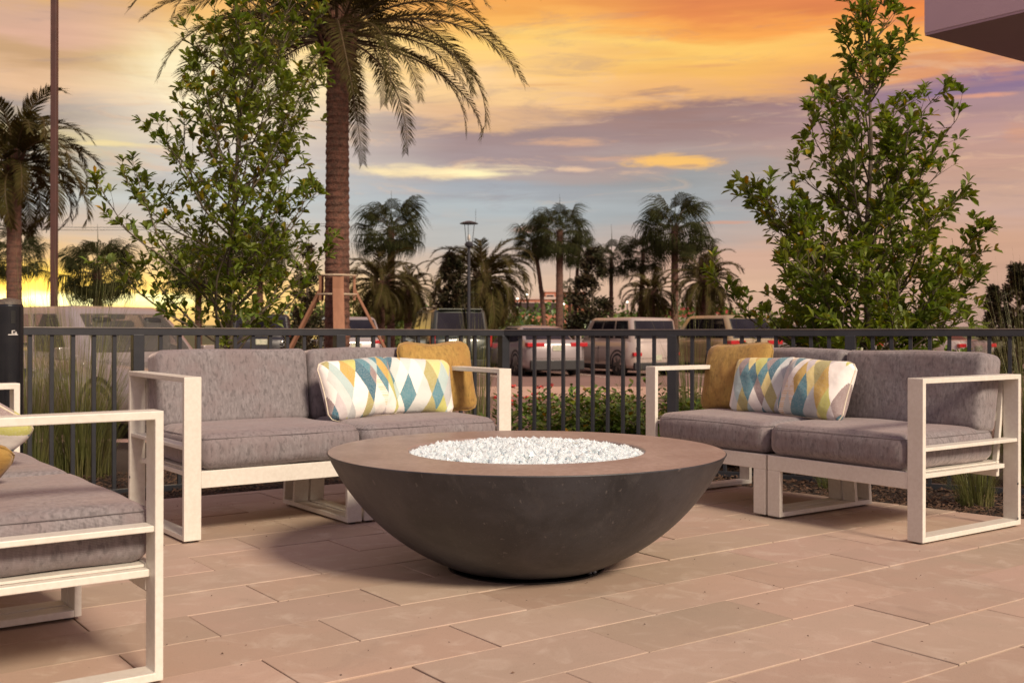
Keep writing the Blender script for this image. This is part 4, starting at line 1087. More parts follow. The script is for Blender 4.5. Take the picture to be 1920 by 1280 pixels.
# low leafy ground cover just beyond the railing
def groundcover():
    rr = random.Random(17); mb = MB()
    def line_pt(t):   # along both wings, outside the railing
        if t < 0: a = R_(214.3); return Vector((-.0596 + cos(a)*-t, 7.998+sin(a)*-t, 0)), Vector((-sin(a), cos(a), 0))*-1
        a = R_(-25.46); return Vector((-.0596+cos(a)*t, 7.998+sin(a)*t, 0)), Vector((-sin(a), cos(a), 0))
    for i in range(430):
        t = rr.uniform(-1.3, 2.6); p, n = line_pt(t); o = rr.uniform(.18, 1.5); c = p+n*o
        h = rr.uniform(.28, .50)*(1.15 if abs(t-.9) < .9 else 1.0); stems = rr.randint(4, 7)
        for s in range(stems):
            a = rr.uniform(0, 6.28); tip = c + Vector((cos(a)*.13*rr.random(), sin(a)*.13*rr.random(), -.08+h*rr.uniform(.6, 1.0)))
            for k in range(9):
                b = k*2.4+rr.random(); zf = rr.uniform(.25, 1.0)
                q = Vector((c.x+(tip.x-c.x)*zf, c.y+(tip.y-c.y)*zf, -.08+(tip.z+.08)*zf))
                d = Vector((cos(b), sin(b), rr.uniform(.2, .9))).normalized(); l = rr.uniform(.045, .08)
                sd = d.cross(Vector((0, 0, 1))).normalized()*l*.30; mid = q+d*l*.55+Vector((0, 0, .004))
                r_ = rr.random(); mb.tint = (2.6, .9, .6, 1) if r_ < .03 else ((1.5, 1.1, .6, 1) if r_ < .2 else (.95, 1, .9, 1))
                mb.add([q, mid+sd, q+d*l, mid-sd], [(0, 1, 2), (0, 2, 3)])
    o = tag(mb.build('ground_cover', M_SHRUB), 'low leafy green ground cover filling the bed behind the railing', 'ground cover', kind='stuff')
    # red flowering bush
    p = at(985, 745, 10.2); root = thing('flowering_bush', 'small bush with red flower heads behind the railing, left of centre', 'bush', (p.x, 10.2, -.2))
    fl = MB(); lf = MB()
    for i in range(46):
        x, y = rr.gauss(0, .20), rr.gauss(0, .15); z = .45+rr.uniform(-.12, .09)
        lf.tint = (.95, 1, .9, 1)
        for k in range(16):
            b = rr.uniform(0, 6.28); d = Vector((cos(b), sin(b), .5)); q = Vector((x, y, z*rr.uniform(.3, 1)-.02)); sd = d.cross(Vector((0, 0, 1)))*.018
            lf.add([q, q+d*.035+sd, q+d*.07, q+d*.035-sd], [(0, 1, 2), (0, 2, 3)])
        if rr.random() < .5:
            for k in range(14):
                b = rr.uniform(0, 6.28); q = Vector((x+rr.gauss(0, .015), y+rr.gauss(0, .015), z+.02+rr.uniform(0, .02))); d = Vector((cos(b), sin(b), .8))*.014; sd = d.cross(Vector((0, 0, 1)))*.8
                fl.add([q, q+d+sd, q+d*1.8, q+d-sd], [(0, 1, 2), (0, 2, 3)])
    tag(lf.build('foliage', M_SHRUB, root), kind='stuff'); tag(fl.build('flowers', M_FLOWER, root), kind='stuff')
groundcover()

def mulch():
    rr = random.Random(23); mb = MB()
    for i in range(15000):
        t = rr.uniform(-3.2, 4.6)
        d, n = (dL, nL) if t < 0 else (dR, nR)
        o = .03 + rr.random()**1.5*1.6
        p = corner + d*t + n*o
        if t < 0 and (p-corner).dot(nR) < 0 and False: continue
        l, w = rr.uniform(.012, .045), rr.uniform(.005, .013); a = rr.uniform(0, 6.28); tl = rr.uniform(-.4, .4)
        dx = Vector((cos(a), sin(a), tl))*l*.5; dy = Vector((-sin(a), cos(a), rr.uniform(-.3, .3)))*w*.5; z = Vector((p.x, p.y, -.075+rr.uniform(0, .018)))
        up = Vector((0, 0, .004))
        mb.add([z-dx-dy, z+dx-dy*.6, z+dx+dy*.7, z-dx+dy, z-dx*.8-dy*.7+up, z+dx*.7-dy*.5+up, z+dx*.8+dy*.5+up, z-dx*.7+dy*.6+up], [(4, 5, 6, 7), (0, 1, 5, 4), (1, 2, 6, 5), (2, 3, 7, 6), (3, 0, 4, 7)])
    tag(mb.build('mulch', M_CHIP), 'dark bark mulch chips covering the planting bed', 'mulch', kind='stuff')
mulch()

# ornamental grasses
def grass_clump(label, x, y, z, h, n, spread, seed, lean=(0, 0), base=.09):
    rr = random.Random(seed); mb = MB()
    root = None
    for i in range(n):
        a = rr.uniform(0, 6.28); r = base*sqrt(rr.random()); p = Vector((r*cos(a), r*sin(a), 0))
        out = Vector((cos(a)*rr.uniform(.1, 1)+lean[0], sin(a)*rr.uniform(.1, 1)+lean[1], 0))*spread*rr.uniform(.3, 1.1); H = h*(rr.uniform(.45, 1.05) if rr.random() < .86 else rr.uniform(1.05, 1.38)); w = rr.uniform(.0012, .0026)
        sd = Vector((-sin(a+rr.uniform(-.8, .8)), cos(a+rr.uniform(-.8, .8)), 0)).normalized()*w
        prev = None; K = 6; vs = []
        dr = rr.uniform(.3, 1.3)
        for k in range(K+1):
            t = k/K; q = p + out*(t**1.7)*1.1 + Vector((0, 0, H*(t - .28*dr*t**3*min(1, out.length*2))))
            ww = sd*(1-t*.85); vs += [q-ww, q+ww]
        mb.add(vs, [(2*k, 2*k+1, 2*k+3, 2*k+2) for k in range(K)])
    o = mb.build('ornamental_grass', M_GRASS, None, loc=(x, y, z))
    tag(o, label, 'grass clump', 'ornamental grass clumps around the patio')
def gpos(u, Y): return (u-960)*Y/2070
grass_clump('large wispy grass clump behind the railing at the left, beside the bollard', gpos(150, 7.3), 7.3, -.12, 1.22, 820, .66, 71, base=.2)
grass_clump('grass clump at the far left edge close to the black bollard', gpos(60, 6.9), 6.9, -.12, 1.20, 330, .40, 72, base=.13)
grass_clump('tall green grass rising behind the railing between left sofa and bowl', gpos(895, 8.9), 8.9, -.12, 1.15, 240, .36, 73, base=.08)
grass_clump('grass clump behind the railing at the left end of the right sofa', gpos(1300, 8.0), 8.0, -.12, 1.05, 360, .42, 74, base=.12)
grass_clump('grass clump behind the railing behind the ochre pillow of the right sofa', gpos(1400, 8.1), 8.1, -.12, .98, 300, .50, 75, lean=(.5, 0), base=.10)
grass_clump('tall grass clump at the right edge behind the railing', gpos(1925, 7.0), 7.0, -.12, 1.25, 420, .52, 76, lean=(-.25, 0), base=.12)
grass_clump('low grass clump drooping on the mulch under the right sofa arm', gpos(1830, 6.15), 6.15, -.10, .52, 260, .40, 77, lean=(-.3, -.3), base=.10)
grass_clump('sparse grass clump on the mulch behind the middle of the right sofa', gpos(1560, 6.75), 6.75, -.10, .36, 150, .34, 78, base=.08)
grass_clump('low grass tuft between the railing and the hedge plants, right of centre', gpos(1190, 8.2), 8.2, -.12, .62, 200, .40, 79, base=.09)

# ------------------------------------------------------------------ cars
def paint(name, c): return mat(name, c, .30, metal=.25, coat=1.0, noise=(1.2, tuple(x*.93 for x in c), .5))
M_GLASS = mat('car_glass', (0.006, 0.005, 0.008), .05, spec=.5, coat=0, noise=(2, (.02, .018, .024), .5))
M_TYRE = mat('tyre', (0.012, 0.012, 0.013), .85, noise=(30, (.02, .02, .02), .5))
M_RIM = mat('alloy_rim', (0.42, 0.40, 0.38), .3, metal=.9, noise=(12, (.3, .28, .26), .4))
M_TAIL = mat('red_lamp', (0.42, 0.012, 0.018), .15, coat=.6, noise=(30, (.28, .008, .012), .5))
M_TRIM = mat('black_trim', (0.014, 0.014, 0.016), .55, noise=(20, (.024, .024, .026), .5))
M_PLATE = mat('number_plate', (0.48, 0.46, 0.36), .5, noise=(18, (.18, .26, .16), .6))
M_LAMP = mat('clear_lamp', (0.6, 0.58, 0.54), .1, coat=.8, noise=(20, (.4, .4, .4), .5))
def car(name, label, loc, heading, L, Wd, H, P, pm, lights='low', plate=True, rack=False, group='cars in the parking lot', glassm=None, see=False):
    """P: dict of side profile; local +y is forward, rear bumper at y=-L/2"""
    glassm = glassm or M_GLASS
    root = thing(name, label, 'car', loc, R_(heading), group)
    hw = Wd/2; zb = P['belt']; gc = .22
    # lower body stations
    st = P['top']           # list (t along length 0 rear..1 front, z top)
    m = MB(); rings = []
    ts = [0, .012, .035, .08, .14, .20, .30, .40, .50, .60, .68, .75, .82, .88, .93, .965, .99, 1]
    def ztop(t):
        for i in range(len(st)-1):
            if st[i][0] <= t <= st[i+1][0]:
                f = (t-st[i][0])/(st[i+1][0]-st[i][0]); return st[i][1]*(1-f)+st[i+1][1]*f
        return st[-1][1]
    for t in ts:
        y = -L/2+L*t; e = min(t, 1-t); k = 1 - .20*max(0, 1-e/.09)**2.2; w = hw*k; T = ztop(t); 
        if t in (0, 1): T -= .10
        zl = gc + (.10 if e < .012 else .0)
        half = [(w*.90, zl), (w*.985, zl+.10), (w, zl+.28), (w*.995, zl+(T-zl)*.62), (w*.955, T-.06), (w*.90, T-.012), (w*.55, T+.004), (0, T+.012)]
        ring = [(x, y, z) for x, z in half] + [(-x, y, z) for x, z in reversed(half[:-1])]
        rings.append(ring)
    n = len(rings[0]); vs = [p for r in rings for p in r]; fs = []
    for i in range(len(rings)-1):
        for k in range(n-1): fs.append((i*n+k, i*n+k+1, (i+1)*n+k+1, (i+1)*n+k))
        fs.append((i*n+n-1, i*n, (i+1)*n, (i+1)*n+n-1))
    fs.append(tuple(range(n))[::-1]); fs.append(tuple((len(rings)-1)*n+k for k in range(n)))
    m.add(vs, [tuple(reversed(f)) for f in fs]); body = m.build('body', pm, root, smooth_=True)
    # cabin
    rb, rt, ft, fb = [(-L/2+L*q) for q in P['cab']]; wb = hw*.90; wt_ = hw*P.get('tumble', .72)
    zr = H; z0 = zb-.05
    cab = MB(); secs = []
    for (s, (ya, yb_)) in ((0, (rb, fb)), (.5, ((rb*.58+rt*.42), (fb*.55+ft*.45))), (.88, (rt+(rb-rt)*.10, ft+(fb-ft)*.10)), (1.0, (rt+.06, ft-.08))):
        z = z0+(zr-z0)*(s if s < 1 else 1); 
        if s == .88: z = z0+(zr-z0)*.90
        w = wb+(wt_-wb)*(s if s < 1 else 1.06)
        if s == 1.0: w = wt_*.93
        secs.append((z, ya, yb_, w))
    vs = []; K = 6
    for z, ya, yb_, w in secs:
        for (yy, ww) in ((ya, -w*.94), (ya-.03, -w*.5), (ya-.04, 0), (ya-.03, w*.5), (ya, w*.94), (ya+.12, w), ((ya+yb_)/2, w*1.012), (yb_-.12, w), (yb_, w*.94), (yb_+.04, w*.5), (yb_+.06, 0), (yb_+.04, -w*.5), (yb_, -w*.94), (yb_-.12, -w), ((ya+yb_)/2, -w*1.012), (ya+.12, -w)):
            vs.append((ww, yy, z))
    n = 16; fs = []
    for i in range(len(secs)-1):
        for k in range(n): fs.append((i*n+k, i*n+(k+1) % n, (i+1)*n+(k+1) % n, (i+1)*n+k))
    b = (len(secs)-1)*n; cx_ = len(vs); vs.append((0, (secs[-1][1]+secs[-1][2])/2, zr+.03)); fs += [(b+k, b+(k+1) % n, cx_) for k in range(n)]
    cab.add(vs, fs)
    if not see: cab.build('roof', pm, root, smooth_=True)
    def lerp(a, b, t): return a+(b-a)*t
    def sec(f):   # height -> (z, yrear, yfront, w)
        z = z0+(zr-z0)*f*.90/.88 if f < .88 else z0+(zr-z0)*f
        for i in range(len(secs)-1):
            if secs[i][0] <= z <= secs[i+1][0]+1e-6:
                q = (z-secs[i][0])/(secs[i+1][0]-secs[i][0]); return (z, lerp(secs[i][1], secs[i+1][1], q), lerp(secs[i][2], secs[i+1][2], q), lerp(secs[i][3], secs[i+1][3], q))
        return secs[-1]
    def panel(name, pts, nrm, m_=None):
        q = MB(); nv = Vector(nrm).normalized(); p0 = [Vector(p)+nv*.014 for p in pts]; p1 = [Vector(p)-nv*.03 for p in pts]; k = len(pts)
        q.add(p0+p1, [tuple(range(k)), tuple(range(2*k-1, k-1, -1))]+[((i+1) % k, i, i+k, (i+1) % k+k) for i in range(k)])
        return q.build(name, m_ or glassm, root, bevel=.006, seg=1)
    lo, hi = P.get('wlo', .16), P.get('whi', .84)
    a = sec(lo); c = sec(hi)
    a = sec(lo); c = sec(hi)
    def perim(S, t):      # t in 0..16 round the cabin at one section
        z, ya, yb_, w = S
        P_ = [(ya, -w*.94), (ya-.03, -w*.5), (ya-.04, 0), (ya-.03, w*.5), (ya, w*.94), (ya+.12, w), ((ya+yb_)/2, w*1.012), (yb_-.12, w), (yb_, w*.94), (yb_+.04, w*.5), (yb_+.06, 0), (yb_+.04, -w*.5), (yb_, -w*.94), (yb_-.12, -w), ((ya+yb_)/2, -w*1.012), (ya+.12, -w)]
        i = int(t) % 16; f = t-int(t); p, q = P_[i], P_[(i+1) % 16]
        return Vector((p[1]*(1-f)+q[1]*f, p[0]*(1-f)+q[0]*f, z))
    def patch(name, ts_, f0, f1, seal=True):
        if seal and not see:
            patch0(ts_, f0, f1)
        return patch1(name, ts_, f0, f1, glassm, .012, root)
    def patch0(ts_, f0, f1):
        e = .05 if ts_[1]-ts_[0] < .35 else .12
        patch1('window_seal', [ts_[0]-e]+list(ts_)+[ts_[-1]+e], max(.02, f0-.03), min(.97, f1+.03), M_TRIM, .005, root)
    def patch1(name, ts_, f0, f1, mm_, off_, par_):
        q = MB(); rows = 7; g = []; 
        for j in range(rows):
            S = sec(f0+(f1-f0)*j/(rows-1))
            g.append([perim(S, t_) for t_ in ts_])
        nc = len(ts_); vo = []; vi = []
        for j in range(rows):
            for i in range(nc):
                p = g[j][i]; du = g[j][min(nc-1, i+1)]-g[j][max(0, i-1)]; dv = g[min(rows-1, j+1)][i]-g[max(0, j-1)][i]
                nv = du.cross(dv).normalized(); vo.append(p+nv*off_); vi.append(p-nv*.02)
        fs_ = [(j*nc+i, j*nc+i+1, (j+1)*nc+i+1, (j+1)*nc+i) for j in range(rows-1) for i in range(nc-1)]
        o_ = rows*nc; rim_ = [(0*nc+i) for i in range(nc)] + [j*nc+nc-1 for j in range(1, rows)] + [(rows-1)*nc+i for i in range(nc-2, -1, -1)] + [j*nc for j in range(rows-2, 0, -1)]
        fs_ += [(rim_[k], o_+rim_[k], o_+rim_[(k+1) % len(rim_)], rim_[(k+1) % len(rim_)]) for k in range(len(rim_))]
        q.add(vo+vi, fs_); return q.build(name, mm_, par_, smooth_=False)
    if see:      # real window openings with seats behind them
        wins = [(.22, 3.78), (8.2, 11.8)] + [(5+2*f0, 5+2*f1) for f0, f1 in P['win']] + [(13+2*(1-f1), 13+2*(1-f0)) for f0, f1 in P['win']]
        tb = sorted(set([i*.5 for i in range(32)] + [round(x % 16, 4) for w_ in wins for x in w_])); fb_ = sorted(set([0, .05, .1, .3, .5, .7, .9, .95, 1.0, lo, hi]))
        q = MB(); vv = []
        for f_ in fb_:
            S = sec(f_) if f_ < 1 else secs[-1]
            for t_ in tb: vv.append(perim(S, t_))
        nt = len(tb); ff = []
        for j in range(len(fb_)-1):
            for i in range(nt):
                t0, t1 = tb[i], tb[(i+1) % nt] + (16 if i == nt-1 else 0); tm = (t0+t1)/2; fm = (fb_[j]+fb_[j+1])/2
                if lo < fm < hi and any(a_ < tm < b_ or a_ < tm+16 < b_ or a_ < tm-16 < b_ for a_, b_ in wins): continue
                ff.append((j*nt+i, j*nt+(i+1) % nt, (j+1)*nt+(i+1) % nt, (j+1)*nt+i))
        b0 = (len(fb_)-1)*nt; vv.append(Vector((0, (secs[-1][1]+secs[-1][2])/2, zr+.03))); ff += [(b0+k, b0+(k+1) % nt, len(vv)-1) for k in range(nt)]
        q.add(vv, ff); q.build('roof', pm, root, smooth_=True)
        for (sx, sy) in ((.38, .55), (-.38, .55), (.40, -.45), (-.40, -.45)):
            c_ = rbox(.48, .14, .62, .06, 6); c_.v = [(x+sx-.24, y+sy, z+.70) for x, y, z in c_.v]; c_.build('seat', M_TRIM, root, smooth_=True)
            c_ = rbox(.26, .10, .18, .045, 5); c_.v = [(x+sx-.13, y+sy+.02, z+1.34) for x, y, z in c_.v]; c_.build('headrest', M_TRIM, root, smooth_=True)
    rng = lambda x0, x1, n_: [x0+(x1-x0)*i/(n_-1) for i in range(n_)]
    patch('rear_window', rng(.22, 3.78, 9), lo, hi); patch('windscreen', rng(8.2, 11.8, 9), lo, hi)
    for (f0, f1) in P.get('win', [(.05, .33), (.37, .64), (.68, .95)]):
        patch('side_window', rng(5+2*f0, 5+2*f1, 4), lo, hi); patch('side_window', rng(13+2*(1-f1), 13+2*(1-f0), 4), lo, hi)
    # wheels
    wr = P.get('wheel', .34)
    for yy in (-L/2+L*P.get('wy', (.19, .80))[0], -L/2+L*P.get('wy', (.19, .80))[1]):
        for s in (1, -1):
            q = MB(); x0 = s*(hw-.20); x1 = s*(hw+.012)
            vsn = []; prof = [(wr*.62, x1-s*.02), (wr*.93, x1-s*.004), (wr, x1-s*.04), (wr, x0+s*.02), (wr*.9, x0)]
            n2 = 24; vv = [(x, r*cos(2*pi*k/n2), r*sin(2*pi*k/n2)) for r, x in prof for k in range(n2)]
            ff = [(i*n2+k, i*n2+(k+1) % n2, (i+1)*n2+(k+1) % n2, (i+1)*n2+k) for i in range(4) for k in range(n2)]
            q.add(vv, ff); wh = q.build('wheel', M_TYRE, root, smooth_=True, loc=(0, yy, wr))
            q = MB()
            q.add([(x1-s*.03, 0, 0)]+[(x1-s*.035, wr*.64*cos(2*pi*k/20), wr*.64*sin(2*pi*k/20)) for k in range(20)], [(0, 1+k, 1+(k+1) % 20) for k in range(20)])
            q.m = 1
            for k in range(5):
                a_ = 2*pi*k/5; d = Vector((0, cos(a_), sin(a_))); sd = Vector((0, -sin(a_), cos(a_)))
                xx = Vector((x1-s*.012, 0, 0)); q.add([xx+d*wr*.06-sd*.04, xx+d*wr*.62-sd*.055, xx+d*wr*.62+sd*.055, xx+d*wr*.06+sd*.04], [(0, 1, 2, 3)])
            q.build('rim', [M_TRIM, M_RIM], wh)
            # arch
            q = MB(); n3 = 14; R1, R0 = wr+.035, wr+.085; vv = []
            for k in range(n3+1):
                a_ = pi*(-.08)+pi*1.16*k/n3
                for r in (R1, R0): vv.append((s*(hw+.004), yy+r*cos(a_), wr+r*sin(a_)))
            vv2 = [(s*(hw-.10), y, z) for x, y, z in vv]
            fz = [(2*k, 2*k+1, 2*k+3, 2*k+2) for k in range(n3)] + [(2*k, 2*k+2, len(vv)+2*k+2, len(vv)+2*k) for k in range(n3)]
            q.add(vv+vv2, fz); q.build('wheel_arch', M_TRIM, root)
    # rear lamps, bumper, plate
    yr = -L/2
    zt = P['lampz']
    for s in (1, -1):
        q = MB()
        if lights == 'tall': q.box(min(s*hw*.80, s*hw*.955), max(s*hw*.80, s*hw*.955), yr+.03, yr+.16, zt-.28, zt+.16)
        elif lights == 'wide': q.box(min(s*hw*.42, s*hw*.97), max(s*hw*.42, s*hw*.97), yr-.01, yr+.22, zt-.05, zt+.07)
        elif lights == 'low': q.box(min(s*hw*.58, s*hw*.90), max(s*hw*.58, s*hw*.90), yr-.012, yr+.10, zt-.055, zt+.055)
        q.build('tail_lamp', M_TAIL, root, bevel=.02)
        q = MB(); q.box(min(s*hw*.55, s*hw*.86), max(s*hw*.55, s*hw*.86), L/2-.16, L/2+.002, .62, .74); q.build('headlight', M_LAMP, root, bevel=.03)
        q = MB(); ym = fb-.25; q.add([(s*hw*.93, ym, zb), (s*(hw+.02), ym, zb-.03), (s*(hw+.02), ym+.05, zb-.03), (s*hw*.93, ym+.05, zb), (s*hw*.93, ym, zb+.05), (s*(hw+.02), ym, zb+.03), (s*(hw+.02), ym+.05, zb+.03), (s*hw*.93, ym+.05, zb+.05)], [(0, 3, 2, 1), (4, 5, 6, 7), (0, 1, 5, 4), (1, 2, 6, 5), (2, 3, 7, 6), (3, 0, 4, 7)])
        x0, x1 = sorted((s*(hw+.02), s*(hw+.23))); q.box(x0, x1, ym-.02, ym+.10, zb-.02, zb+.14); q.build('mirror', pm, root, bevel=.02)
    q = MB(); q.box(-hw*.86, hw*.86, yr-.02, yr+.10, gc-.03, gc+P.get('trim', .17)); q.build('bumper_trim', M_TRIM, root, bevel=.02)
    if plate:
        q = MB(); q.box(-.155, .155, yr-.022, yr+.02, P['platez'], P['platez']+.15); q.build('number_plate', M_PLATE, root, bevel=.004)
    # shut lines: boot/tailgate edge
    q = MB()
    for s in (1, -1): q.box(min(s*hw*.79, s*hw*.80), max(s*hw*.79, s*hw*.80), yr-.004, yr+.03, gc+.28, ztop(.0)-.16)
    q.box(-hw*.79, hw*.79, yr-.004, yr+.03, gc+.28, gc+.29); q.build('boot_line', M_TRIM, root)
    q = MB(); q.box(-hw*.82, hw*.82, -L*.46, L*.46, .16, gc+.03); q.build('underbody', M_TRIM, root)
    for s in (1, -1):
        for yd in (-L*.06, L*.20):
            q = MB(); x0, x1 = sorted((s*hw*.93, s*(hw+.002))); q.box(x0, x1, yd-.006, yd+.006, gc+.12, zb-.16); q.build('door_line', M_TRIM, root)
        for yd in (-L*.02, L*.24 - .35):
            q = MB(); x0, x1 = sorted((s*hw*.97, s*(hw+.022))); q.box(x0, x1, yd-.10, yd+.08, zb-.20, zb-.17); q.build('door_handle', pm, root, bevel=.008)
        q = MB(); q.box(min(s*(hw*.985), s*(hw+.004)), max(s*(hw*.985), s*(hw+.004)), -L*.22, L*.22, gc+.02, gc+.08); q.build('sill', M_TRIM, root, bevel=.01)
    if rack:
        for s in (1, -1):
            q = MB(); q.tube([(s*wt_*.86, rt+.15, H+.03), (s*wt_*.86, rt+.25, H+.07), (s*wt_*.86, ft-.35, H+.07), (s*wt_*.86, ft-.2, H+.02)], .018, 6); q.build('roof_rail', pm, root)
        q = MB(); q.box(-wt_*.86, wt_*.86, rt-.10, rt+.12, H-.02, H+.02); q.build('spoiler', pm, root, bevel=.01)
    return root
SUV = dict(belt=1.10, top=[(0, 1.06), (.05, 1.12), (.30, 1.13), (.66, 1.12), (.74, 1.10), (.97, .98), (1, .85)], cab=(.02, .045, .56, .70), tumble=.80, lampz=1.05, platez=.88, wheel=.38, wy=(.20, .81), win=[(.04, .24), (.27, .53), (.56, .80)], wlo=.14, whi=.86)
SEDAN = dict(belt=.92, top=[(0, .96), (.03, 1.02), (.16, 1.03), (.25, .95), (.62, .93), (.72, .92), (.97, .76), (1, .62)], cab=(.10, .30, .58, .75), tumble=.66, lampz=.88, platez=.72, wheel=.33, wy=(.20, .80), trim=.24, win=[(.12, .46), (.50, .86)], wlo=.16, whi=.84)
BOXY = dict(belt=.98, top=[(0, .97), (.04, 1.0), (.30, 1.0), (.70, 1.0), (.76, .98), (.97, .88), (1, .70)], cab=(.02, .05, .60, .73), tumble=.84, lampz=.62, platez=.45, wheel=.33, wy=(.18, .82), win=[(.05, .29), (.36, .60), (.66, .88)], wlo=.20, whi=.86)
HATCH = dict(belt=1.0, top=[(0, .98), (.04, 1.03), (.30, 1.02), (.66, 1.0), (.74, .98), (.97, .84), (1, .70)], cab=(.02, .12, .58, .74), tumble=.74, lampz=.93, platez=.75, wheel=.35, wy=(.19, .81), win=[(.05, .28), (.32, .58), (.62, .88)], wlo=.16, whi=.84)
P_WHITE = paint('white_car_paint', (.30, .26, .26)); P_SILVER = paint('silver_car_paint', (.42, .37, .36)); P_CREAM = paint('cream_car_paint', (.44, .37, .33))
P_GREEN = paint('dark_green_car_paint', (.022, .030, .022)); P_GOLD = paint('gold_car_paint', (.36, .28, .17)); P_GREY = paint('grey_car_paint', (.16, .14, .14)); P_BLACK = paint('black_car_paint', (.015, .014, .016)); P_MAROON = paint('maroon_car_paint', (.14, .02, .02))
def carat(u, Y, dx=0): return (gpos(u, Y)+dx, Y, ZP)
HD = 19
def rear_at(u, Y, L, hd):      # centre so that the rear bumper centre shows at u, Y
    a = R_(hd); return (gpos(u, Y) - sin(a)*L/2, Y + cos(a)*L/2, ZP)
car('parked_hatchback', 'white car parked behind the big palm trunk, red tail lamp at its right', rear_at(668, 32.5, 4.4, HD), HD, 4.4, 1.82, 1.66, HATCH, P_WHITE, 'low')
car('parked_suv', 'dark green tall suv with gold roof rails, parked left of the white sedan', rear_at(866, 33.0, 5.1, HD-2), HD-2, 5.1, 2.0, 1.90, SUV, P_GREEN, 'tall', rack=True)
car('parked_sedan', 'white sedan with wide red tail lamps parked behind the middle of the railing', rear_at(1046, 30.6, 4.7, HD), HD, 4.7, 1.85, 1.40, SEDAN, P_WHITE, 'wide')
car('parked_wagon', 'cream boxy wagon with rounded windows parked right of the white sedan', rear_at(1232, 31.0, 4.0, HD+8), HD+8, 4.0, 1.72, 1.64, BOXY, P_CREAM, 'low')
car('parked_suv', 'gold crossover with dark tailgate parked left of the right tree', rear_at(1420, 32.0, 4.6, HD+4), HD+4, 4.6, 1.86, 1.72, HATCH, P_GOLD, 'wide')
car('parked_sedan', 'grey sedan half hidden behind the right tree', rear_at(1620, 32.0, 4.6, HD+12), HD+12, 4.6, 1.84, 1.46, SEDAN, P_SILVER, 'low')
car('parked_pickup', 'pinkish white car glimpsed through the grass near the right edge', rear_at(1835, 31.0, 4.9, HD+14), HD+14, 4.9, 1.9, 1.30, SEDAN, P_CREAM, 'low')
car('parked_suv', 'black suv with red high brake lamp behind the young tree trunk', rear_at(490, 30.5, 4.7, HD-4), HD-4, 4.7, 1.9, 1.72, SUV, P_BLACK, 'tall')
M_GLASS2 = mat('clear_car_glass', (0.80, 0.76, 0.72), .02, spec=.6, trans=.92, noise=(2, (.74, .70, .66), .5), ior=1.12)
car('parked_suv', 'big white suv seen from the front behind the railing at the left', (gpos(190, 15.2), 15.2, ZP), -128, 4.7, 1.9, 1.66, HATCH, P_WHITE, 'low', glassm=M_GLASS2, plate=False, see=True)

# ------------------------------------------------------------------ poles, lamps, signs
p = at(101, 300, 25)
root = thing('light_pole', 'very tall dark pole rising out of the frame at the left', 'pole', (p.x, 25, ZP))
mb = MB(); mb.box(-.068, .068, -.068, .068, 0, 10.2); mb.build('shaft', mat('brown_pole_paint', (0.075, 0.032, 0.026), .5, noise=(3, (.05, .025, .02), .6)), root, bevel=.012)
mb = MB(); mb.lathe([(.22, 0), (.22, .5), (.2, .52)], 16, cap=True); mb.build('footing', M_WALK, root)
mb = MB(); mb.box(-.5, .5, -.15, .15, 10.2, 10.32); mb.build('lamp_head', M_DARK, root, bevel=.02)
def street_lamp():
    Y = 33; p = at(879, 420, Y); h = p.z-ZP
    root = thing('street_lamp', 'disc topped street lamp in front of the bushy date palm', 'street lamp', (p.x, Y, ZP))
    mb = MB(); mb.lathe([(.09, 0), (.09, .3), (.055, .35), (.045, h-.75), (.05, h-.72)], 12, cap=True); mb.build('post', M_DARK, root)
    mb = MB(); mb.lathe([(.045, h-.72), (.12, h-.66), (.13, h-.60), (.09, h-.54), (.03, h-.52)], 16, cap=True); mb.build('lamp_base', M_DARK, root)
    mb = MB(); mb.lathe([(.001, h-.50), (.045, h-.48), (.05, h-.40), (.03, h-.33), (.001, h-.31)], 12); mb.build('bulb_globe', M_LAMP, root, smooth_=True)
    mb = MB(); mb.lathe([(.27, h), (.28, h+.015), (.20, h+.05), (.08, h+.085), (.001, h+.09)], 24); mb.lathe([(.27, h), (.001, h+.005)], 24); mb.build('disc_cap', M_DARK, root)
    for k in range(3):
        a = 2*pi*k/3+.4; mb = MB(); mb.tube([(.10*cos(a), .10*sin(a), h-.62), (.17*cos(a), .17*sin(a), h)], .010, 5); mb.build('stay', M_DARK, root)
    mb = MB(); mb.tube([(.20, 0, h+.03), (.20, 0, h+.45)], .006, 4); mb.build('aerial', M_DARK, root)
street_lamp()
def far_lamp(label, u, v, Y):
    p = at(u, v, Y); root = thing('lot_lamp', label, 'street lamp', (p.x, Y, ZP), 0, 'small lit lamps in the distance')
    mb = MB(); mb.tube([(0, 0, 0), (0, 0, p.z-ZP)], .07, 6); mb.build('post', M_DARK, root)
    mb = MB(); mb.lathe([(.001, p.z-ZP-.12), (.16, p.z-ZP), (.001, p.z-ZP+.12)], 8); mb.build('lit_head', mat('lit_lamp', (1, .95, .85), .5, emis=((1, .9, .72), 3.0)), root)
far_lamp('lit lamp left of the distant orange hotel', 970, 560, 120)
far_lamp('lit lamp above the distant orange hotel', 988, 552, 120)
far_lamp('lit lamp right of the tall middle palm trunk', 1057, 570, 120)
far_lamp('lit lamp low between conical tree and boxy wagon', 1176, 566, 120)

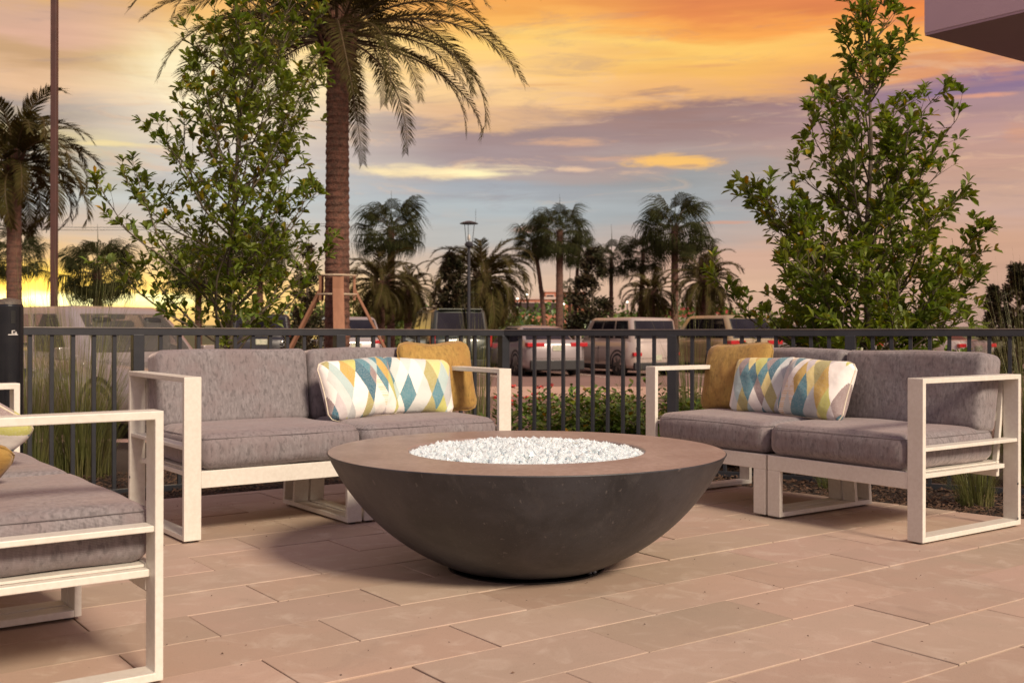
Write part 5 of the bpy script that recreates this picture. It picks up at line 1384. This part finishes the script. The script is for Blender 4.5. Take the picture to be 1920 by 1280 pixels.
# ------------------------------------------------------------------ distant buildings
M_HOTEL = mat('orange_render', (0.42, 0.155, 0.095), .9, noise=(.2, (.36, .14, .09), .6)); M_HOTEL2 = mat('pale_render', (0.42, 0.25, 0.20), .9, noise=(.2, (.36, .21, .17), .6))
M_WIN = mat('far_window', (0.045, 0.03, 0.032), .2, noise=(.5, (.09, .06, .05), .6)); M_ROOF = mat('red_roof_tile', (0.30, 0.028, 0.030), .7, noise=(.8, (.22, .025, .025), .6), bump=(6, .5, .05)); M_TRIMW = mat('pale_trim', (0.55, 0.42, 0.36), .7, noise=(2, (.45, .34, .3), .5)); M_MAUVEW = mat('mauve_siding', (0.24, 0.12, 0.115), .8, noise=(1, (.2, .1, .1), .5))
def block(label, u0, u1, vt, Y, m, cols, rows, depth=14, w=1.1, h=1.4):
    a, b = at(u0, vt, Y), at(u1, vt, Y); H = a.z-ZP; Wd = b.x-a.x
    root = thing('hotel_building', label, 'building', (a.x, Y, ZP))
    mb = MB(); mb.box(0, Wd, 0, depth, 0, H); mb.build('wall', m, root)
    mb = MB(); mb.box(-.15, Wd+.15, -.15, depth+.15, H, H+.35); mb.build('parapet', M_TRIMW, root)
    for i in range(cols):
        for j in range(rows):
            x = Wd*(i+.5)/cols; z = H - 1.9 - j*3.0
            if z < .5: continue
            f = MB(); f.box(x-w/2-.1, x+w/2+.1, -.06, .02, z-.1, z+h+.1); fo = f.build('window', M_TRIMW, root)
            g = MB(); g.box(x-w/2, x+w/2, -.09, -.062, z, z+h); g.build('pane', M_WIN, fo)
block('distant orange hotel block between the middle palm trunks', 962, 1046, 561, 160, M_HOTEL, 6, 3)
block('taller orange hotel wing directly left of the tall middle palm', 1022, 1098, 547, 175, M_HOTEL, 4, 4)
block('pale pink low building behind the boxy wagon', 1135, 1262, 586, 130, M_HOTEL2, 9, 1)
def red_house():
    Y = 95; a, b = at(1262, 604, Y), at(1400, 604, Y); Wd = b.x-a.x; He = a.z-ZP
    root = thing('red_roofed_house', 'house with red roof and pale gable behind the gold crossover', 'house', (a.x, Y, ZP))
    mb = MB(); mb.box(.6, Wd, 0, 9, 0, He); mb.build('wall', M_MAUVEW, root)
    zr = at(0, 574, Y).z-ZP
    mb = MB(); mb.add([(-.4, -.5, He-.1), (Wd+.6, -.5, He-.1), (Wd-.8, 4.5, zr), (.6, 4.5, zr), (-.4, 9.5, He-.1), (Wd+.6, 9.5, He-.1)], [(0, 1, 2, 3), (3, 2, 5, 4), (1, 5, 2), (0, 3, 4), (0, 4, 5, 1)]); mb.build('roof', M_ROOF, root)
    # gable facing the camera
    g0, g1 = 0.1, 4.8; gm = (g0+g1)/2; gz = at(0, 578, Y).z-ZP
    mb = MB(); mb.add([(g0, -1.0, 0), (g1, -1.0, 0), (g1, -1.0, He-.1), (gm, -1.0, gz-.2), (g0, -1.0, He-.1), (g0, 3, 0), (g1, 3, 0), (g1, 3, He-.1), (gm, 3, gz-.2), (g0, 3, He-.1)], [(0, 1, 2, 3, 4), (1, 6, 7, 2), (5, 0, 4, 9)]); mb.build('gable_wall', M_MAUVEW, root)
    mb = MB(); mb.add([(g0-.5, -1.3, He-.35), (gm, -1.3, gz), (gm, 4, gz), (g0-.5, 4, He-.35), (g1+.5, -1.3, He-.35), (g1+.5, 4, He-.35)], [(0, 1, 2, 3), (1, 4, 5, 2)]); mb.build('gable_roof', M_ROOF, root)
    for (x0, z0_, x1, z1_) in ((g0-.5, He-.38, gm, gz-.03), (g1+.5, He-.38, gm, gz-.03)):
        mb = MB(); mb.tube([(x0, -1.34, z0_), (x1, -1.34, z1_)], .10, 4); mb.build('barge_board', M_TRIMW, root)
    f = MB(); f.box(gm-.75, gm+.75, -1.08, -1.0, He-1.0, He+.45); fo = f.build('window', M_TRIMW, root)
    for x in (gm-.62, gm+.06): g = MB(); g.box(x, x+.56, -1.12, -1.085, He-.9, He+.35); g.build('pane', M_WIN, fo)
red_house()
# overhead wires at the far left
mb = MB()
for v0, v1 in ((417, 420), (423, 424)):
    a, b = at(-300, v0, 110), at(620, v1, 110); m_ = (a+b)/2; m_.z -= .5; mb.tube([a, (a+m_)/2-Vector((0, 0, .12)), m_, (m_+b)/2-Vector((0, 0, .12)), b], .025, 4, cap=False)
tag(mb.build('power_lines', M_TRIM), 'pair of thin overhead wires crossing the sky at the left', 'power line')

# ------------------------------------------------------------------ building overhang at the upper right
def overhang():
    c = at(1732, 63, 8.6); z = c.z
    root = thing('building_overhang', 'mauve box shaped building overhang at the upper right corner', 'building', (c.x, 8.6, z), R_(-54))
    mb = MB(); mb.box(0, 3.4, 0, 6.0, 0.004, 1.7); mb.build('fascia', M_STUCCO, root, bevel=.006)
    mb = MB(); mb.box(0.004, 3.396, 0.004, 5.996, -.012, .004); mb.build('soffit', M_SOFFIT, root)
    for x in (1.7,):
        mb = MB(); mb.box(x-.004, x+.004, -.003, .0, .004, 1.7); mb.build('control_joint', M_SOFFIT, root)
overhang()

# ------------------------------------------------------------------ small debris on the paving
rr = random.Random(77)
mb = MB()
for i in range(150):
    u = rr.uniform(250, 1880); v = rr.choice((rr.uniform(930, 1010), rr.uniform(960, 1270), rr.uniform(915, 960)))
    x, y = G(u, v)
    if (Vector((x, y))-corner).dot(nL) > -.03 or (Vector((x, y))-corner).dot(nR) > -.03: continue
    s = rr.uniform(.002, .006); a = rr.uniform(0, 6.3)
    mb.add([(x+s*cos(a), y+s*sin(a), .004), (x-s*.4*sin(a), y+s*.4*cos(a), .007), (x-s*cos(a), y-s*sin(a), .004), (x+s*.4*sin(a), y-s*.4*cos(a), .004)], [(0, 1, 2, 3)])
tag(mb.build('leaf_litter', M_CHIP), 'tiny crumbs of mulch scattered over the paving', 'litter', kind='stuff')
print('objects', len(bpy.data.objects))
